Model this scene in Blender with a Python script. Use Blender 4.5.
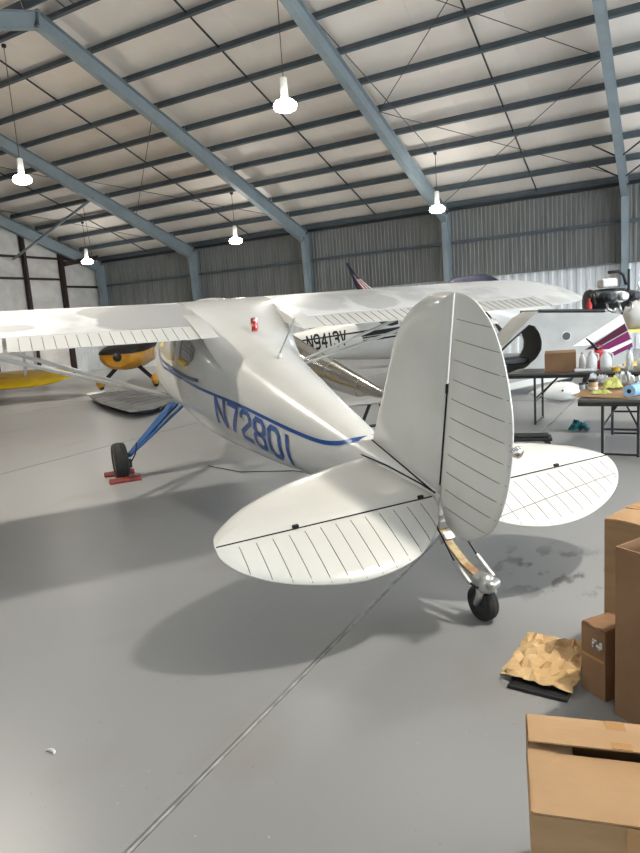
import bpy, bmesh, math, random
import numpy as np
from mathutils import Vector, Matrix

for o in list(bpy.data.objects):
    bpy.data.objects.remove(o, do_unlink=True)
SC = bpy.context.scene
COL = SC.collection
random.seed(7)

# ------------------------------------------------------------------ camera
cam_data = bpy.data.cameras.new('camera')
cam = bpy.data.objects.new('camera', cam_data)
COL.objects.link(cam)
cam_data.sensor_fit = 'HORIZONTAL'
cam_data.sensor_width = 36.0
cam_data.lens = 36.0
cam_data.clip_start = 0.05
cam_data.clip_end = 300
RT = (0.8750364, 0.4790032, -0.0697654)
UP = (-0.0172038, 0.1748101, 0.9844519)
FW = (-0.4837513, 0.8602310, -0.1612059)
cam.matrix_world = Matrix(((RT[0], UP[0], -FW[0], 0.0),
                           (RT[1], UP[1], -FW[1], 0.0),
                           (RT[2], UP[2], -FW[2], 1.62),
                           (0, 0, 0, 1)))
SC.camera = cam

# ------------------------------------------------------------------ sky, exposure
world = bpy.data.worlds.new('overcast_sky')
SC.world = world
world.use_nodes = True
bg = world.node_tree.nodes['Background']
bg.inputs[0].default_value = (0.80, 0.90, 1.0, 1)
SKY = 9.5
bg.inputs[1].default_value = SKY
LAMP_W = 690.0
LENS_E = 45.0
LAMP_COL = (1.0, 0.93, 0.82)
sun_d = bpy.data.lights.new('sun', 'SUN'); sun_d.energy = 22.0; sun_d.angle = math.radians(1.0); sun_d.color = (1.0, .96, .9)
sun = bpy.data.objects.new('sun', sun_d); COL.objects.link(sun)
sun.rotation_euler = Vector((1.0, -.35, -1.5)).to_track_quat('-Z', 'Y').to_euler()
vs = SC.view_settings
vs.view_transform = 'Standard'
vs.look = 'None'
vs.gamma = 1.0
vs.exposure = 0.13
vs.use_curve_mapping = False

# ------------------------------------------------------------------ materials
def srgb(r, g, b):
    f = lambda c: (c / 255 / 12.92) if c / 255 <= 0.04045 else ((c / 255 + 0.055) / 1.055) ** 2.4
    return (f(r), f(g), f(b), 1.0)

MATS = {}
def mat(name, col, rough=0.5, metal=0.0, col2=None, scale=3.0, lo=0.4, hi=0.6, detail=4.0, bump=0.0, bscale=40.0,
        coat=0.0, trans=0.0, emit=0.0, alpha=1.0, rvar=0.0, stretch=None, ior=None, spec=None):
    if name in MATS:
        return MATS[name]
    m = bpy.data.materials.new(name)
    m.use_nodes = True
    nt = m.node_tree
    b = nt.nodes['Principled BSDF']
    b.inputs['Base Color'].default_value = col
    b.inputs['Roughness'].default_value = rough
    b.inputs['Metallic'].default_value = metal
    if coat:
        b.inputs['Coat Weight'].default_value = coat
        b.inputs['Coat Roughness'].default_value = 0.06
    if trans:
        b.inputs['Transmission Weight'].default_value = trans
    if spec is not None:
        b.inputs['Specular IOR Level'].default_value = spec
    if ior:
        b.inputs['IOR'].default_value = ior
    if alpha < 1:
        b.inputs['Alpha'].default_value = alpha
    if emit:
        b.inputs['Emission Color'].default_value = col
        b.inputs['Emission Strength'].default_value = emit
    tc = nt.nodes.new('ShaderNodeTexCoord')
    vec = tc.outputs['Object']
    if stretch:
        mp = nt.nodes.new('ShaderNodeMapping')
        mp.inputs['Scale'].default_value = stretch
        nt.links.new(vec, mp.inputs[0])
        vec = mp.outputs[0]
    if col2 is None:
        col2 = tuple(c * 0.93 for c in col[:3]) + (1,)
    n = nt.nodes.new('ShaderNodeTexNoise')
    n.inputs['Scale'].default_value = scale
    n.inputs['Detail'].default_value = detail
    nt.links.new(vec, n.inputs['Vector'])
    r = nt.nodes.new('ShaderNodeValToRGB')
    r.color_ramp.elements[0].position = lo
    r.color_ramp.elements[1].position = hi
    r.color_ramp.elements[0].color = col
    r.color_ramp.elements[1].color = col2
    nt.links.new(n.outputs['Fac'], r.inputs[0])
    nt.links.new(r.outputs[0], b.inputs['Base Color'])
    if rvar:
        mr = nt.nodes.new('ShaderNodeMapRange')
        mr.inputs['From Min'].default_value = 0.3
        mr.inputs['From Max'].default_value = 0.7
        mr.inputs['To Min'].default_value = max(0.02, rough - rvar)
        mr.inputs['To Max'].default_value = rough + rvar
        nt.links.new(n.outputs['Fac'], mr.inputs['Value'])
        nt.links.new(mr.outputs[0], b.inputs['Roughness'])
    if bump:
        n2 = nt.nodes.new('ShaderNodeTexNoise')
        n2.inputs['Scale'].default_value = bscale
        n2.inputs['Detail'].default_value = 3
        nt.links.new(vec, n2.inputs['Vector'])
        bp = nt.nodes.new('ShaderNodeBump')
        bp.inputs['Strength'].default_value = bump
        bp.inputs['Distance'].default_value = 0.02
        nt.links.new(n2.outputs['Fac'], bp.inputs['Height'])
        nt.links.new(bp.outputs[0], b.inputs['Normal'])
    MATS[name] = m
    return m

M_FLOOR = mat('grey_epoxy', (0.265, 0.275, 0.28, 1), 0.34, col2=(0.315, 0.312, 0.305, 1), scale=0.5, lo=0.2, hi=0.8, detail=2, spec=.36)
def floor_marks(m):
    """fine grit everywhere and a scuffed muddy patch near the tail wheel"""
    nt = m.node_tree; b = nt.nodes['Principled BSDF']
    src = b.inputs['Base Color'].links[0].from_socket
    tc = nt.nodes.new('ShaderNodeTexCoord')
    def layer(scale, lo, hi, col, k, stretch=(1, 1, 1), spot=None, detail=2.0):
        nonlocal src
        mp = nt.nodes.new('ShaderNodeMapping'); mp.inputs['Scale'].default_value = stretch
        nt.links.new(tc.outputs['Object'], mp.inputs[0])
        nz = nt.nodes.new('ShaderNodeTexNoise'); nz.inputs['Scale'].default_value = scale; nz.inputs['Detail'].default_value = detail
        nt.links.new(mp.outputs[0], nz.inputs['Vector'])
        mr = nt.nodes.new('ShaderNodeMapRange'); mr.inputs['From Min'].default_value = lo; mr.inputs['From Max'].default_value = hi
        mr.inputs['To Max'].default_value = k
        nt.links.new(nz.outputs['Fac'], mr.inputs['Value'])
        fac = mr.outputs[0]
        if spot:
            x, y, r = spot
            d = nt.nodes.new('ShaderNodeVectorMath'); d.operation = 'DISTANCE'
            nt.links.new(tc.outputs['Object'], d.inputs[0]); d.inputs[1].default_value = (x, y, 0)
            m2 = nt.nodes.new('ShaderNodeMapRange'); m2.inputs['From Min'].default_value = r * .4; m2.inputs['From Max'].default_value = r
            m2.inputs['To Min'].default_value = 1; m2.inputs['To Max'].default_value = 0
            nt.links.new(d.outputs['Value'], m2.inputs['Value'])
            mu = nt.nodes.new('ShaderNodeMath'); mu.operation = 'MULTIPLY'
            nt.links.new(fac, mu.inputs[0]); nt.links.new(m2.outputs[0], mu.inputs[1]); fac = mu.outputs[0]
        mx = nt.nodes.new('ShaderNodeMix'); mx.data_type = 'RGBA'
        nt.links.new(fac, mx.inputs['Factor']); nt.links.new(src, mx.inputs[6]); mx.inputs[7].default_value = col
        src = mx.outputs[2]
    layer(55, .73, .78, (.08, .075, .07, 1), .8)
    layer(40, .75, .80, (.55, .53, .50, 1), .7)
    layer(1.6, .60, .72, (.24, .215, .19, 1), .35, (1, .6, 1))
    layer(9, .54, .62, (.07, .065, .06, 1), .75, (1.0, .45, 1), (-.62, 3.95, .55), 5)
    nt.links.new(src, b.inputs['Base Color'])
floor_marks(M_FLOOR)
M_SUB = mat('sub_concrete', (0.05, 0.05, 0.05, 1), 0.9)
M_SEAL = mat('joint_sealant', (0.42, 0.42, 0.41, 1), 0.7, col2=(0.27, 0.265, 0.26, 1), scale=9)
M_APRON = mat('apron_concrete', (0.50, 0.49, 0.46, 1), 0.9, col2=(0.44, 0.43, 0.41, 1), scale=1.2)
M_LINER = mat('vinyl_liner', (0.90, 0.84, 0.78, 1), 0.55, col2=(0.86, 0.80, 0.745, 1), scale=0.9, bump=0.03, bscale=1.3)
M_PURLIN = mat('slate_blue_steel', srgb(84, 95, 103), 0.55, col2=srgb(77, 87, 95), scale=2)
M_RAFTER = mat('blue_grey_steel', srgb(140, 153, 160), 0.5, col2=srgb(132, 145, 152), scale=1.5)
M_SHEET_G = mat('galvanised_grey', srgb(140, 142, 140), 0.55, metal=0.15, col2=srgb(112, 114, 113), scale=0.8, stretch=(6, 6, 0.5), lo=.3, hi=.7)
M_SHEET_W = mat('white_sheet', srgb(228, 232, 234), 0.45, col2=srgb(214, 218, 222), scale=0.8)
M_PLASTIC_WALL = mat('white_insulation_film', srgb(222, 220, 216), 0.32, col2=srgb(205, 203, 200), scale=1.4, bump=0.9, bscale=1.6)
M_BROWN = mat('oxide_red_steel', srgb(52, 34, 34), 0.6, col2=srgb(42, 28, 28))
M_DARK = mat('dark_steel', srgb(40, 44, 48), 0.5)
M_CABLE = mat('cable_grey', srgb(70, 70, 70), 0.5)
M_WHITE = mat('gloss_white_paint', (0.74, 0.735, 0.70, 1), 0.22, coat=0.5, col2=(0.70, 0.695, 0.66, 1), scale=1.3)
M_TAILW = mat('tail_white_paint', (0.72, 0.715, 0.67, 1), 0.24, coat=0.4, col2=(0.66, 0.655, 0.61, 1), scale=1.7)
M_WING = mat('wing_white_sanded', (0.76, 0.76, 0.75, 1), 0.4, col2=(0.58, 0.585, 0.58, 1), scale=1.6, lo=0.52, hi=0.62, detail=3)
def add_patches(m, patches, col):
    """bare and primed areas of the skin, each an irregular blotch at a place on the wing"""
    nt = m.node_tree
    b = nt.nodes['Principled BSDF']
    src = b.inputs['Base Color'].links[0].from_socket
    tc = nt.nodes.new('ShaderNodeTexCoord')
    nz = nt.nodes.new('ShaderNodeTexNoise'); nz.inputs['Scale'].default_value = 2.6; nz.inputs['Detail'].default_value = 3
    nt.links.new(tc.outputs['Object'], nz.inputs['Vector'])
    for (x, y, sx, sy, k) in patches:
        mp = nt.nodes.new('ShaderNodeMapping'); mp.vector_type = 'POINT'
        mp.inputs['Location'].default_value = (-x / sx, -y / sy, 0); mp.inputs['Scale'].default_value = (1 / sx, 1 / sy, 0)
        nt.links.new(tc.outputs['Object'], mp.inputs[0])
        ln = nt.nodes.new('ShaderNodeVectorMath'); ln.operation = 'LENGTH'
        nt.links.new(mp.outputs[0], ln.inputs[0])
        ad = nt.nodes.new('ShaderNodeMath'); ad.operation = 'MULTIPLY_ADD'
        nt.links.new(nz.outputs['Fac'], ad.inputs[0]); ad.inputs[1].default_value = 1.1; nt.links.new(ln.outputs['Value'], ad.inputs[2])
        mr = nt.nodes.new('ShaderNodeMapRange'); mr.inputs['From Min'].default_value = 1.42; mr.inputs['From Max'].default_value = 1.56
        mr.inputs['To Min'].default_value = k; mr.inputs['To Max'].default_value = 0
        nt.links.new(ad.outputs[0], mr.inputs['Value'])
        mx = nt.nodes.new('ShaderNodeMix'); mx.data_type = 'RGBA'
        nt.links.new(mr.outputs[0], mx.inputs['Factor']); nt.links.new(src, mx.inputs[6]); mx.inputs[7].default_value = col
        src = mx.outputs[2]
    nt.links.new(src, b.inputs['Base Color'])
add_patches(M_WING, [(3.75, .8, .62, .55, 1), (3.95, 1.25, .28, .2, .8), (3.6, 2.0, .1, .2, .7), (3.95, 2.1, .08, .16, .6), (3.85, -.85, .4, .4, .55), (3.7, -1.5, .3, .28, .6), (4.1, -1.4, .2, .4, .5)], (0.40, 0.405, 0.40, 1))
M_BLUE = mat('trim_blue', srgb(34, 84, 158), 0.3, coat=0.3)
M_GEARBLUE = mat('gear_blue', srgb(44, 86, 138), 0.35)
M_SEAM = mat('seam_grey', srgb(138, 136, 126), 0.8)  # grey for bead lines, tab seam and door gaps, darker than the paint
M_GAP = mat('gap_black', srgb(18, 18, 18), 0.8)
M_GLASS = mat('smoked_glass', srgb(46, 48, 40), 0.06, coat=1.0, col2=srgb(88, 84, 66), scale=4, lo=.35, hi=.65)
M_CLEARPANE = mat('pale_glass', srgb(190, 192, 186), 0.08, coat=1.0)
M_RUBBER = mat('tyre_rubber', srgb(34, 34, 33), 0.75, col2=srgb(48, 47, 44), scale=8)
M_HUB = mat('hub_grey', srgb(150, 150, 146), 0.4, metal=0.5)
M_CHROME = mat('chrome', (0.8, 0.8, 0.8, 1), 0.12, metal=1.0)
M_STEEL = mat('dull_aluminium', (0.55, 0.55, 0.54, 1), 0.35, metal=0.7)
M_POLISH = mat('polished_aluminium', (0.62, 0.61, 0.58, 1), 0.18, metal=1.0, bump=0.05, bscale=2)
M_BRASS = mat('aged_brass_leaf', srgb(190, 172, 128), 0.5, col2=srgb(160, 120, 90), scale=20)
M_BLACK = mat('black_paint', srgb(24, 24, 26), 0.4)
M_BLACKPL = mat('black_plastic', srgb(30, 30, 32), 0.5)
M_RED = mat('red_paint', srgb(180, 36, 40), 0.4)
M_REDWOOD = mat('red_wood', srgb(136, 50, 40), 0.7, col2=srgb(110, 40, 34), scale=12)
M_YELLOW = mat('yellow_paint', srgb(226, 190, 40), 0.3, coat=0.4, col2=srgb(214, 176, 34))
M_ORANGEY = mat('orange_yellow_paint', srgb(214, 156, 40), 0.35, coat=0.3, col2=srgb(196, 136, 34))
M_PRIMER = mat('grey_primer', srgb(172, 172, 168), 0.45, col2=srgb(160, 160, 157), scale=2)
M_GREYWING = mat('bare_grey_skin', srgb(104, 106, 106), 0.6, col2=srgb(80, 82, 83), scale=2.2, lo=.45, hi=.6)
M_PURPLE = mat('plum_paint', srgb(72, 8, 42), 0.5, spec=.15)
M_MAGENTA = mat('magenta_paint', srgb(112, 22, 80), 0.5, spec=.15)
M_NAVY = mat('navy_cloth', srgb(20, 23, 46), 0.75, bump=0.4, bscale=6)
M_CARD = mat('kraft_cardboard', srgb(174, 141, 104), 0.85, col2=srgb(163, 130, 94), scale=3, stretch=(1, 1, 6), bump=0.06, bscale=25)
M_CARDD = mat('brown_cardboard', srgb(146, 112, 82), 0.85, col2=srgb(132, 100, 72), scale=3, bump=0.06, bscale=25)
M_CARDIN = mat('cardboard_inside', srgb(120, 82, 52), 0.9)
M_TAPE = mat('packing_tape', srgb(176, 134, 86), 0.25, coat=0.3)
M_KRAFT = mat('kraft_paper', srgb(216, 184, 136), 0.8, col2=srgb(200, 166, 118), scale=5, bump=0.3, bscale=20)
M_PAPER = mat('white_paper', srgb(232, 230, 224), 0.7)
M_LABELW = mat('label_white', srgb(226, 222, 214), 0.6, col2=srgb(90, 86, 80), scale=60, lo=.5, hi=.56)
M_TABLE = mat('table_laminate', srgb(92, 90, 88), 0.3, col2=srgb(80, 78, 76))
M_TABLEEDGE = mat('table_edge_black', srgb(30, 28, 28), 0.5)
M_TEAL = mat('teal_cloth', srgb(30, 128, 130), 0.8, col2=srgb(20, 60, 66), scale=14, lo=.45, hi=.55)
M_BLUEPAPER = mat('blue_towel_paper', srgb(150, 190, 222), 0.8, col2=srgb(134, 176, 212), scale=14)
M_FILM = mat('clear_film', srgb(238, 240, 240), 0.15, alpha=0.55, coat=0.6)
M_JUG = mat('milky_plastic', srgb(236, 238, 238), 0.3)
M_JAR = mat('amber_jar', srgb(196, 164, 116), 0.3)
M_LIME = mat('lime_paper', srgb(214, 220, 130), 0.7)
M_CANRED = mat('can_red_white', srgb(190, 50, 44), 0.35, metal=0.3, col2=srgb(225, 215, 208), scale=16, lo=.48, hi=.53)
M_BLUECAP = mat('blue_cap', srgb(44, 104, 190), 0.35)
M_FLAGRED = mat('stripe_red', srgb(150, 40, 48), 0.5)
M_LENS = mat('lamp_lens', (1.0, 0.97, 0.90, 1), 0.3, emit=LENS_E, col2=(1.0, 0.97, 0.90, 1))
M_LAMPW = mat('lamp_housing', srgb(214, 214, 210), 0.4)
M_SKYLT = mat('ridge_vent_metal', srgb(150, 156, 160), 0.4, metal=0.4)

# ------------------------------------------------------------------ geometry helpers
class G:
    def __init__(s):
        s.v = []; s.f = []
    def add(s, vs_, fs):
        b = len(s.v)
        s.v += [tuple(map(float, v)) for v in vs_]
        s.f += [tuple(i + b for i in f) for f in fs]
        return s
    def box(s, c, d, rz=0.0):
        x, y, z = d[0] / 2, d[1] / 2, d[2] / 2
        cr, sr = math.cos(rz), math.sin(rz)
        P = []
        for a, b_, e in ((-x, -y, -z), (x, -y, -z), (x, y, -z), (-x, y, -z), (-x, -y, z), (x, -y, z), (x, y, z), (-x, y, z)):
            P.append((c[0] + a * cr - b_ * sr, c[1] + a * sr + b_ * cr, c[2] + e))
        return s.add(P, [(0, 3, 2, 1), (4, 5, 6, 7), (0, 1, 5, 4), (1, 2, 6, 5), (2, 3, 7, 6), (3, 0, 4, 7)])
    def bar(s, p, q, w, h, up=(0, 0, 1), w2=None, h2=None):
        p = Vector(p); q = Vector(q); d = (q - p).normalized(); u = Vector(up)
        a = d.cross(u)
        if a.length < 1e-6: a = d.cross(Vector((1, 0, 0)))
        a.normalize(); u = a.cross(d)
        w2 = w if w2 is None else w2; h2 = h if h2 is None else h2
        P = []
        for c, ww, hh in ((p, w, h), (q, w2, h2)):
            for i, j in ((-1, -1), (1, -1), (1, 1), (-1, 1)):
                P.append(c + a * i * ww / 2 + u * j * hh / 2)
        return s.add(P, [(0, 1, 2, 3), (7, 6, 5, 4), (0, 4, 5, 1), (1, 5, 6, 2), (2, 6, 7, 3), (3, 7, 4, 0)])
    def tube(s, p, q, r, r2=None, n=10):
        return s.path([p, q], [r, r if r2 is None else r2], n)
    def path(s, pts, r, n=8, caps=True):
        pts = [Vector(p) for p in pts]
        if not hasattr(r, '__len__'): r = [r] * len(pts)
        P = []; prev = None
        for i, p in enumerate(pts):
            d = (pts[min(i + 1, len(pts) - 1)] - pts[max(i - 1, 0)]).normalized()
            a = prev if prev is not None else (Vector((0, 0, 1)) if abs(d.z) < .9 else Vector((1, 0, 0)))
            a = (a - d * a.dot(d)).normalized(); prev = a
            b_ = d.cross(a)
            for k in range(n):
                t = 2 * math.pi * k / n
                P.append(p + (a * math.cos(t) + b_ * math.sin(t)) * r[i])
        F = []
        for i in range(len(pts) - 1):
            for k in range(n):
                k2 = (k + 1) % n
                F.append((i * n + k, i * n + k2, (i + 1) * n + k2, (i + 1) * n + k))
        if caps:
            F.append(tuple(range(n - 1, -1, -1)))
            F.append(tuple(range((len(pts) - 1) * n, len(pts) * n)))
        return s.add(P, F)
    def lathe(s, prof, c=(0, 0, 0), axis='z', n=20):
        P = []
        for r, h in prof:
            for k in range(n):
                t = 2 * math.pi * k / n
                a, b_ = r * math.cos(t), r * math.sin(t)
                q = {'z': (a, b_, h), 'y': (a, h, b_), 'x': (h, a, b_)}[axis]
                P.append((c[0] + q[0], c[1] + q[1], c[2] + q[2]))
        m = len(prof); F = []
        for i in range(m - 1):
            for k in range(n):
                k2 = (k + 1) % n
                F.append((i * n + k, i * n + k2, (i + 1) * n + k2, (i + 1) * n + k))
        F.append(tuple(range(n - 1, -1, -1))); F.append(tuple(range((m - 1) * n, m * n)))
        return s.add(P, F)
    def loft(s, rings, caps=True):
        n = len(rings[0]); P = [p for r in rings for p in r]; F = []
        for i in range(len(rings) - 1):
            for k in range(n):
                k2 = (k + 1) % n
                F.append((i * n + k, i * n + k2, (i + 1) * n + k2, (i + 1) * n + k))
        if caps:
            F.append(tuple(range(n - 1, -1, -1))); F.append(tuple(range((len(rings) - 1) * n, len(rings) * n)))
        return s.add(P, F)
    def prism(s, poly, fn, t0, t1):
        """poly of 2D points, fn(a, b, t) -> 3D point; extruded t0..t1"""
        n = len(poly)
        P = [fn(a, b, t0) for a, b in poly] + [fn(a, b, t1) for a, b in poly]
        F = [tuple(range(n - 1, -1, -1)), tuple(range(n, 2 * n))]
        for k in range(n):
            k2 = (k + 1) % n
            F.append((k, k2, n + k2, n + k))
        return s.add(P, F)
    def grid(s, fn, nu, nv):
        P = [fn(i / nu, j / nv) for i in range(nu + 1) for j in range(nv + 1)]
        F = [(i * (nv + 1) + j, (i + 1) * (nv + 1) + j, (i + 1) * (nv + 1) + j + 1, i * (nv + 1) + j + 1) for i in range(nu) for j in range(nv)]
        return s.add(P, F)
    def mesh(s, name, smooth=False, fix=True):
        me = bpy.data.meshes.new(name)
        me.from_pydata(s.v, [], s.f)
        if fix:
            bm = bmesh.new(); bm.from_mesh(me)
            bmesh.ops.recalc_face_normals(bm, faces=bm.faces[:])
            bm.to_mesh(me); bm.free()
        if smooth:
            me.polygons.foreach_set('use_smooth', [True] * len(me.polygons))
        me.update()
        return me
    def obj(s, name, m, parent=None, smooth=False, sharp=None, bevel=0.0, solid=0.0, fix=True):
        me = s.mesh(name, smooth, fix)
        return link(name, me, m, parent, sharp if smooth else None, bevel, solid)

def link(name, me, m, parent=None, sharp=None, bevel=0.0, solid=0.0):
    o = bpy.data.objects.new(name, me)
    COL.objects.link(o)
    if m is not None and len(me.materials) == 0:
        me.materials.append(m)
    if parent is not None:
        o.parent = parent
    if sharp is not None:
        me.set_sharp_from_angle(angle=math.radians(sharp))
    if solid:
        md = o.modifiers.new('thick', 'SOLIDIFY'); md.thickness = solid; md.offset = 0
    if bevel:
        md = o.modifiers.new('edge', 'BEVEL'); md.width = bevel; md.segments = 2; md.limit_method = 'ANGLE'; md.angle_limit = math.radians(40)
    return o

def thing(name, label, cat, loc=(0, 0, 0), rz=0.0, group=None, mw=None):
    o = bpy.data.objects.new(name, None)
    COL.objects.link(o)
    o.empty_display_size = 0.2
    if mw is not None: o.matrix_world = mw
    else:
        o.location = loc; o.rotation_euler = (0, 0, rz)
    return tag(o, label, cat, group)

def tag(o, label, cat, group=None):
    o['label'] = label; o['category'] = cat
    if group: o['group'] = group
    return o

def struct(o):
    o['kind'] = 'structure'
    return o

def stuff(o):
    o['kind'] = 'stuff'
    return o

# ================================================================== THE HANGAR
X0, BAY = -1.5, 5.95                       # column line, bay length
FR = [X0 + BAY * k for k in (-4, -3, -2, -1, 0, 1, 2)]
XL, XR = -25.7, 10.9
YN, YF, YR = -1.3, 24.0, 11.55              # near wall, far wall, ridge
ZE, ZR = 5.53, 9.615
SL = (ZR - ZE) / (YF - YR)
def roof_z(y): return ZR - SL * abs(y - YR)

# ---- floor: slabs with sealed joints
floor = struct(G().box(((XL + XR) / 2, 11, -0.16), (XR - XL + .4, 27, 0.1)).obj('floor', M_SUB))
xs = [XL - .1] + [x for x in FR if XL + 1 < x < XR - .6] + [XR + .1]
ys = [YN - .9, YR, YF + .2]
for i in range(len(xs) - 1):
    for j in range(len(ys) - 1):
        g = .013
        G().box(((xs[i] + xs[i + 1]) / 2, (ys[j] + ys[j + 1]) / 2, -.055), (xs[i + 1] - xs[i] - 2 * g, ys[j + 1] - ys[j] - 2 * g, .11)).obj('slab', M_FLOOR, floor, bevel=.004)
for x in xs[1:-1]:
    G().box((x, (YN + YF) / 2, -.052), (.014, YF - YN, .094)).obj('joint_sealant', M_SEAL, floor)
struct(G().box((41.2, 10, -.07), (60, 80, .1)).obj('apron', M_APRON))

# ---- ceiling: liner panels between seams, purlins, rafters, rods
ceiling = struct(G().bar((XL - .2, YR, ZR + .12), (XR + .2, YR, ZR + .12), .5, .05).obj('ceiling', M_SKYLT))
def liner_mesh(sgn):
    y_end = YF if sgn > 0 else YN
    L = abs(y_end - YR)
    n = int(round(L / 1.175)) * 6
    def fn(u, v):
        y = YR + sgn * L * v
        bulge = .006 * math.sin(math.pi * ((L * v / 1.175 + .0) % 1.0))
        return ((u - .5) * (BAY / 3 - .004), y, roof_z(y) - bulge)
    return G().grid(fn, 6, n)
for sgn in (1, -1):
    me = liner_mesh(sgn).mesh('insulation_panel', False)
    me.materials.append(M_LINER)
    x = FR[0] - BAY / 6
    while x < XR + .4:
        o = link('insulation_panel', me, M_LINER, ceiling)
        o.location.x = x
        md = o.modifiers.new('thick', 'SOLIDIFY'); md.thickness = .06; md.offset = 1 if sgn > 0 else 1
        x += BAY / 3
struct(G().bar((XL, YR - .05, ZR + .2), (XL, YF + .3, roof_z(YF + .3) + .2), .1, .02).obj('trim_1', M_DARK))
# outer roof skin so no light leaks
for sgn, ye in ((1, YF + .3), (-1, YN - .4)):
    G().bar(((XL + XR) / 2, YR, ZR + .16), ((XL + XR) / 2, ye, roof_z(ye) + .16), XR - XL + .6, .03).obj('roof_skin', M_SHEET_G, ceiling)

def zpurlin(L):
    prof = [(-.09, -.1), (-.09, -.093), (-.006, -.093), (-.006, .1), (.075, .1), (.075, .093), (.002, .093), (.002, -.1)]
    prof = [(-.075, -.11), (-.075, -.08), (-.068, -.08), (-.068, -.103), (-.004, -.103), (-.004, .11), (.07, .11), (.07, .103), (.004, .103), (.004, -.11)]
    return G().prism(prof, lambda a, b, t: (t, a, b), -L / 2, L / 2)
pm = zpurlin(BAY - .02).mesh('purlin')
pm.materials.append(M_PURLIN)
for sgn in (1, -1):
    k = 0
    while True:
        y = (11.93 + 1.175 * k) if sgn > 0 else (11.17 - 1.175 * k)
        if y > YF - .15 or y < YN + .1: break
        for i in range(len(FR) - 1):
            o = link('purlin', pm, M_PURLIN, ceiling)
            o.location = ((FR[i] + FR[i + 1]) / 2, y, roof_z(y) - .17)
            o.rotation_euler = (-sgn * math.atan(SL), 0, 0)
        k += 1

def ibeam(g, p, q, d0, d1, fw=.2, tf=.016, tw=.012, up=(0, 0, 1)):
    """I-section, top flange on the line p-q, depth d0 at p and d1 at q"""
    p = Vector(p); q = Vector(q); d = (q - p).normalized()
    a = Vector((1, 0, 0)); u = a.cross(d)
    if u.dot(Vector(up)) < 0: u = -u
    for c0, c1 in ((p, q), (p - u * d0, q - u * d1)):
        P = []
        for c in (c0, c1):
            for i, j in ((-1, -1), (1, -1), (1, 1), (-1, 1)):
                P.append(c + a * i * fw / 2 + u * j * tf / 2)
        g.add(P, [(0, 1, 2, 3), (7, 6, 5, 4), (0, 4, 5, 1), (1, 5, 6, 2), (2, 6, 7, 3), (3, 7, 4, 0)])
    P = [p - a * tw / 2, q - a * tw / 2, q - u * d1 - a * tw / 2, p - u * d0 - a * tw / 2]
    P += [v + a * tw for v in P]
    g.add(P, [(0, 1, 2, 3), (7, 6, 5, 4), (0, 4, 5, 1), (1, 5, 6, 2), (2, 6, 7, 3), (3, 7, 4, 0)])
    return g

rm = {}
g = G()
ibeam(g, (0, YR, ZR - .29), (0, YF - .22, roof_z(YF - .22) - .29), .36, .50)
g.box((0, YR + .02, ZR - .47), (.2, .03, .44))
rm[1] = g.mesh('rafter')
g = G()
ibeam(g, (0, YR, ZR - .29), (0, YN + .22, roof_z(YN + .22) - .29), .36, .50)
g.box((0, YR - .02, ZR - .47), (.2, .03, .44))
rm[-1] = g.mesh('rafter')
for m_ in rm.values(): m_.materials.append(M_RAFTER)
for x in FR:
    for sgn in (1, -1):
        o = link('rafter', rm[sgn], M_RAFTER, ceiling)
        o.location.x = x
# sag rods mid-bay, thin seams
for i in range(len(FR) - 1):
    xm = (FR[i] + FR[i + 1]) / 2 + .25
    for sgn, ye in ((1, YF - .3), (-1, YN + .3)):
        G().bar((xm, YR + sgn * .3, roof_z(YR + .3) - .125), (xm, ye, roof_z(ye) - .125), .035, .035).obj('sag_rod', M_DARK, ceiling)
# X bracing cables
def cable(p, q, r=.011, name='brace_cable'):
    return G().tube(p, q, r, n=6).obj(name, M_CABLE, ceiling)
def rp(x, y, d=.32): return (x, y, roof_z(y) - d)
for xa, xb in ((FR[3], FR[4]), (FR[0], FR[1])):
    for ya, yb in ((YR + .4, 17.7), (17.7, 23.2), (YR - .4, 6.3), (6.3, .8)):
        cable(rp(xa + .1, ya), rp(xb - .1, yb)); cable(rp(xb - .1, ya), rp(xa + .1, yb))
cable(rp(FR[2] - .1, 15.4), rp(FR[1] + .1, 20.3)); cable(rp(FR[1] + .1, 17.4), rp(FR[2] - .1, 22.4))
cable(rp(FR[3] - .15, 12.6, .25), rp(-6.62, 20.2, .3), .012, 'lamp_conduit')
# flange braces by the right-hand rafter
for y in (21.3, 22.5):
    for sx in (-1, 1):
        G().bar((FR[4] + sx * .08, y, roof_z(y) - .70), (FR[4] + sx * .75, y + .02, roof_z(y) - .26), .04, .04).obj('flange_brace', M_DARK, ceiling)
# diagonal pipe brace
G().tube((FR[1] + .05, 18.2, roof_z(18.2) - .6), (FR[0] + .2, 18.7, 5.2), .05, n=10).obj('pipe_brace', M_RAFTER, ceiling)
# ridge vent
g = G()
for k in range(9):
    g.bar((FR[2] + .5 + k * .3, YR + .03, ZR - .06), (FR[2] + .5 + k * .3, YR + .5, ZR - .20), .03, .02)
stuff(g.obj('ridge_vent_louvres', M_SKYLT, ceiling))

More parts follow.
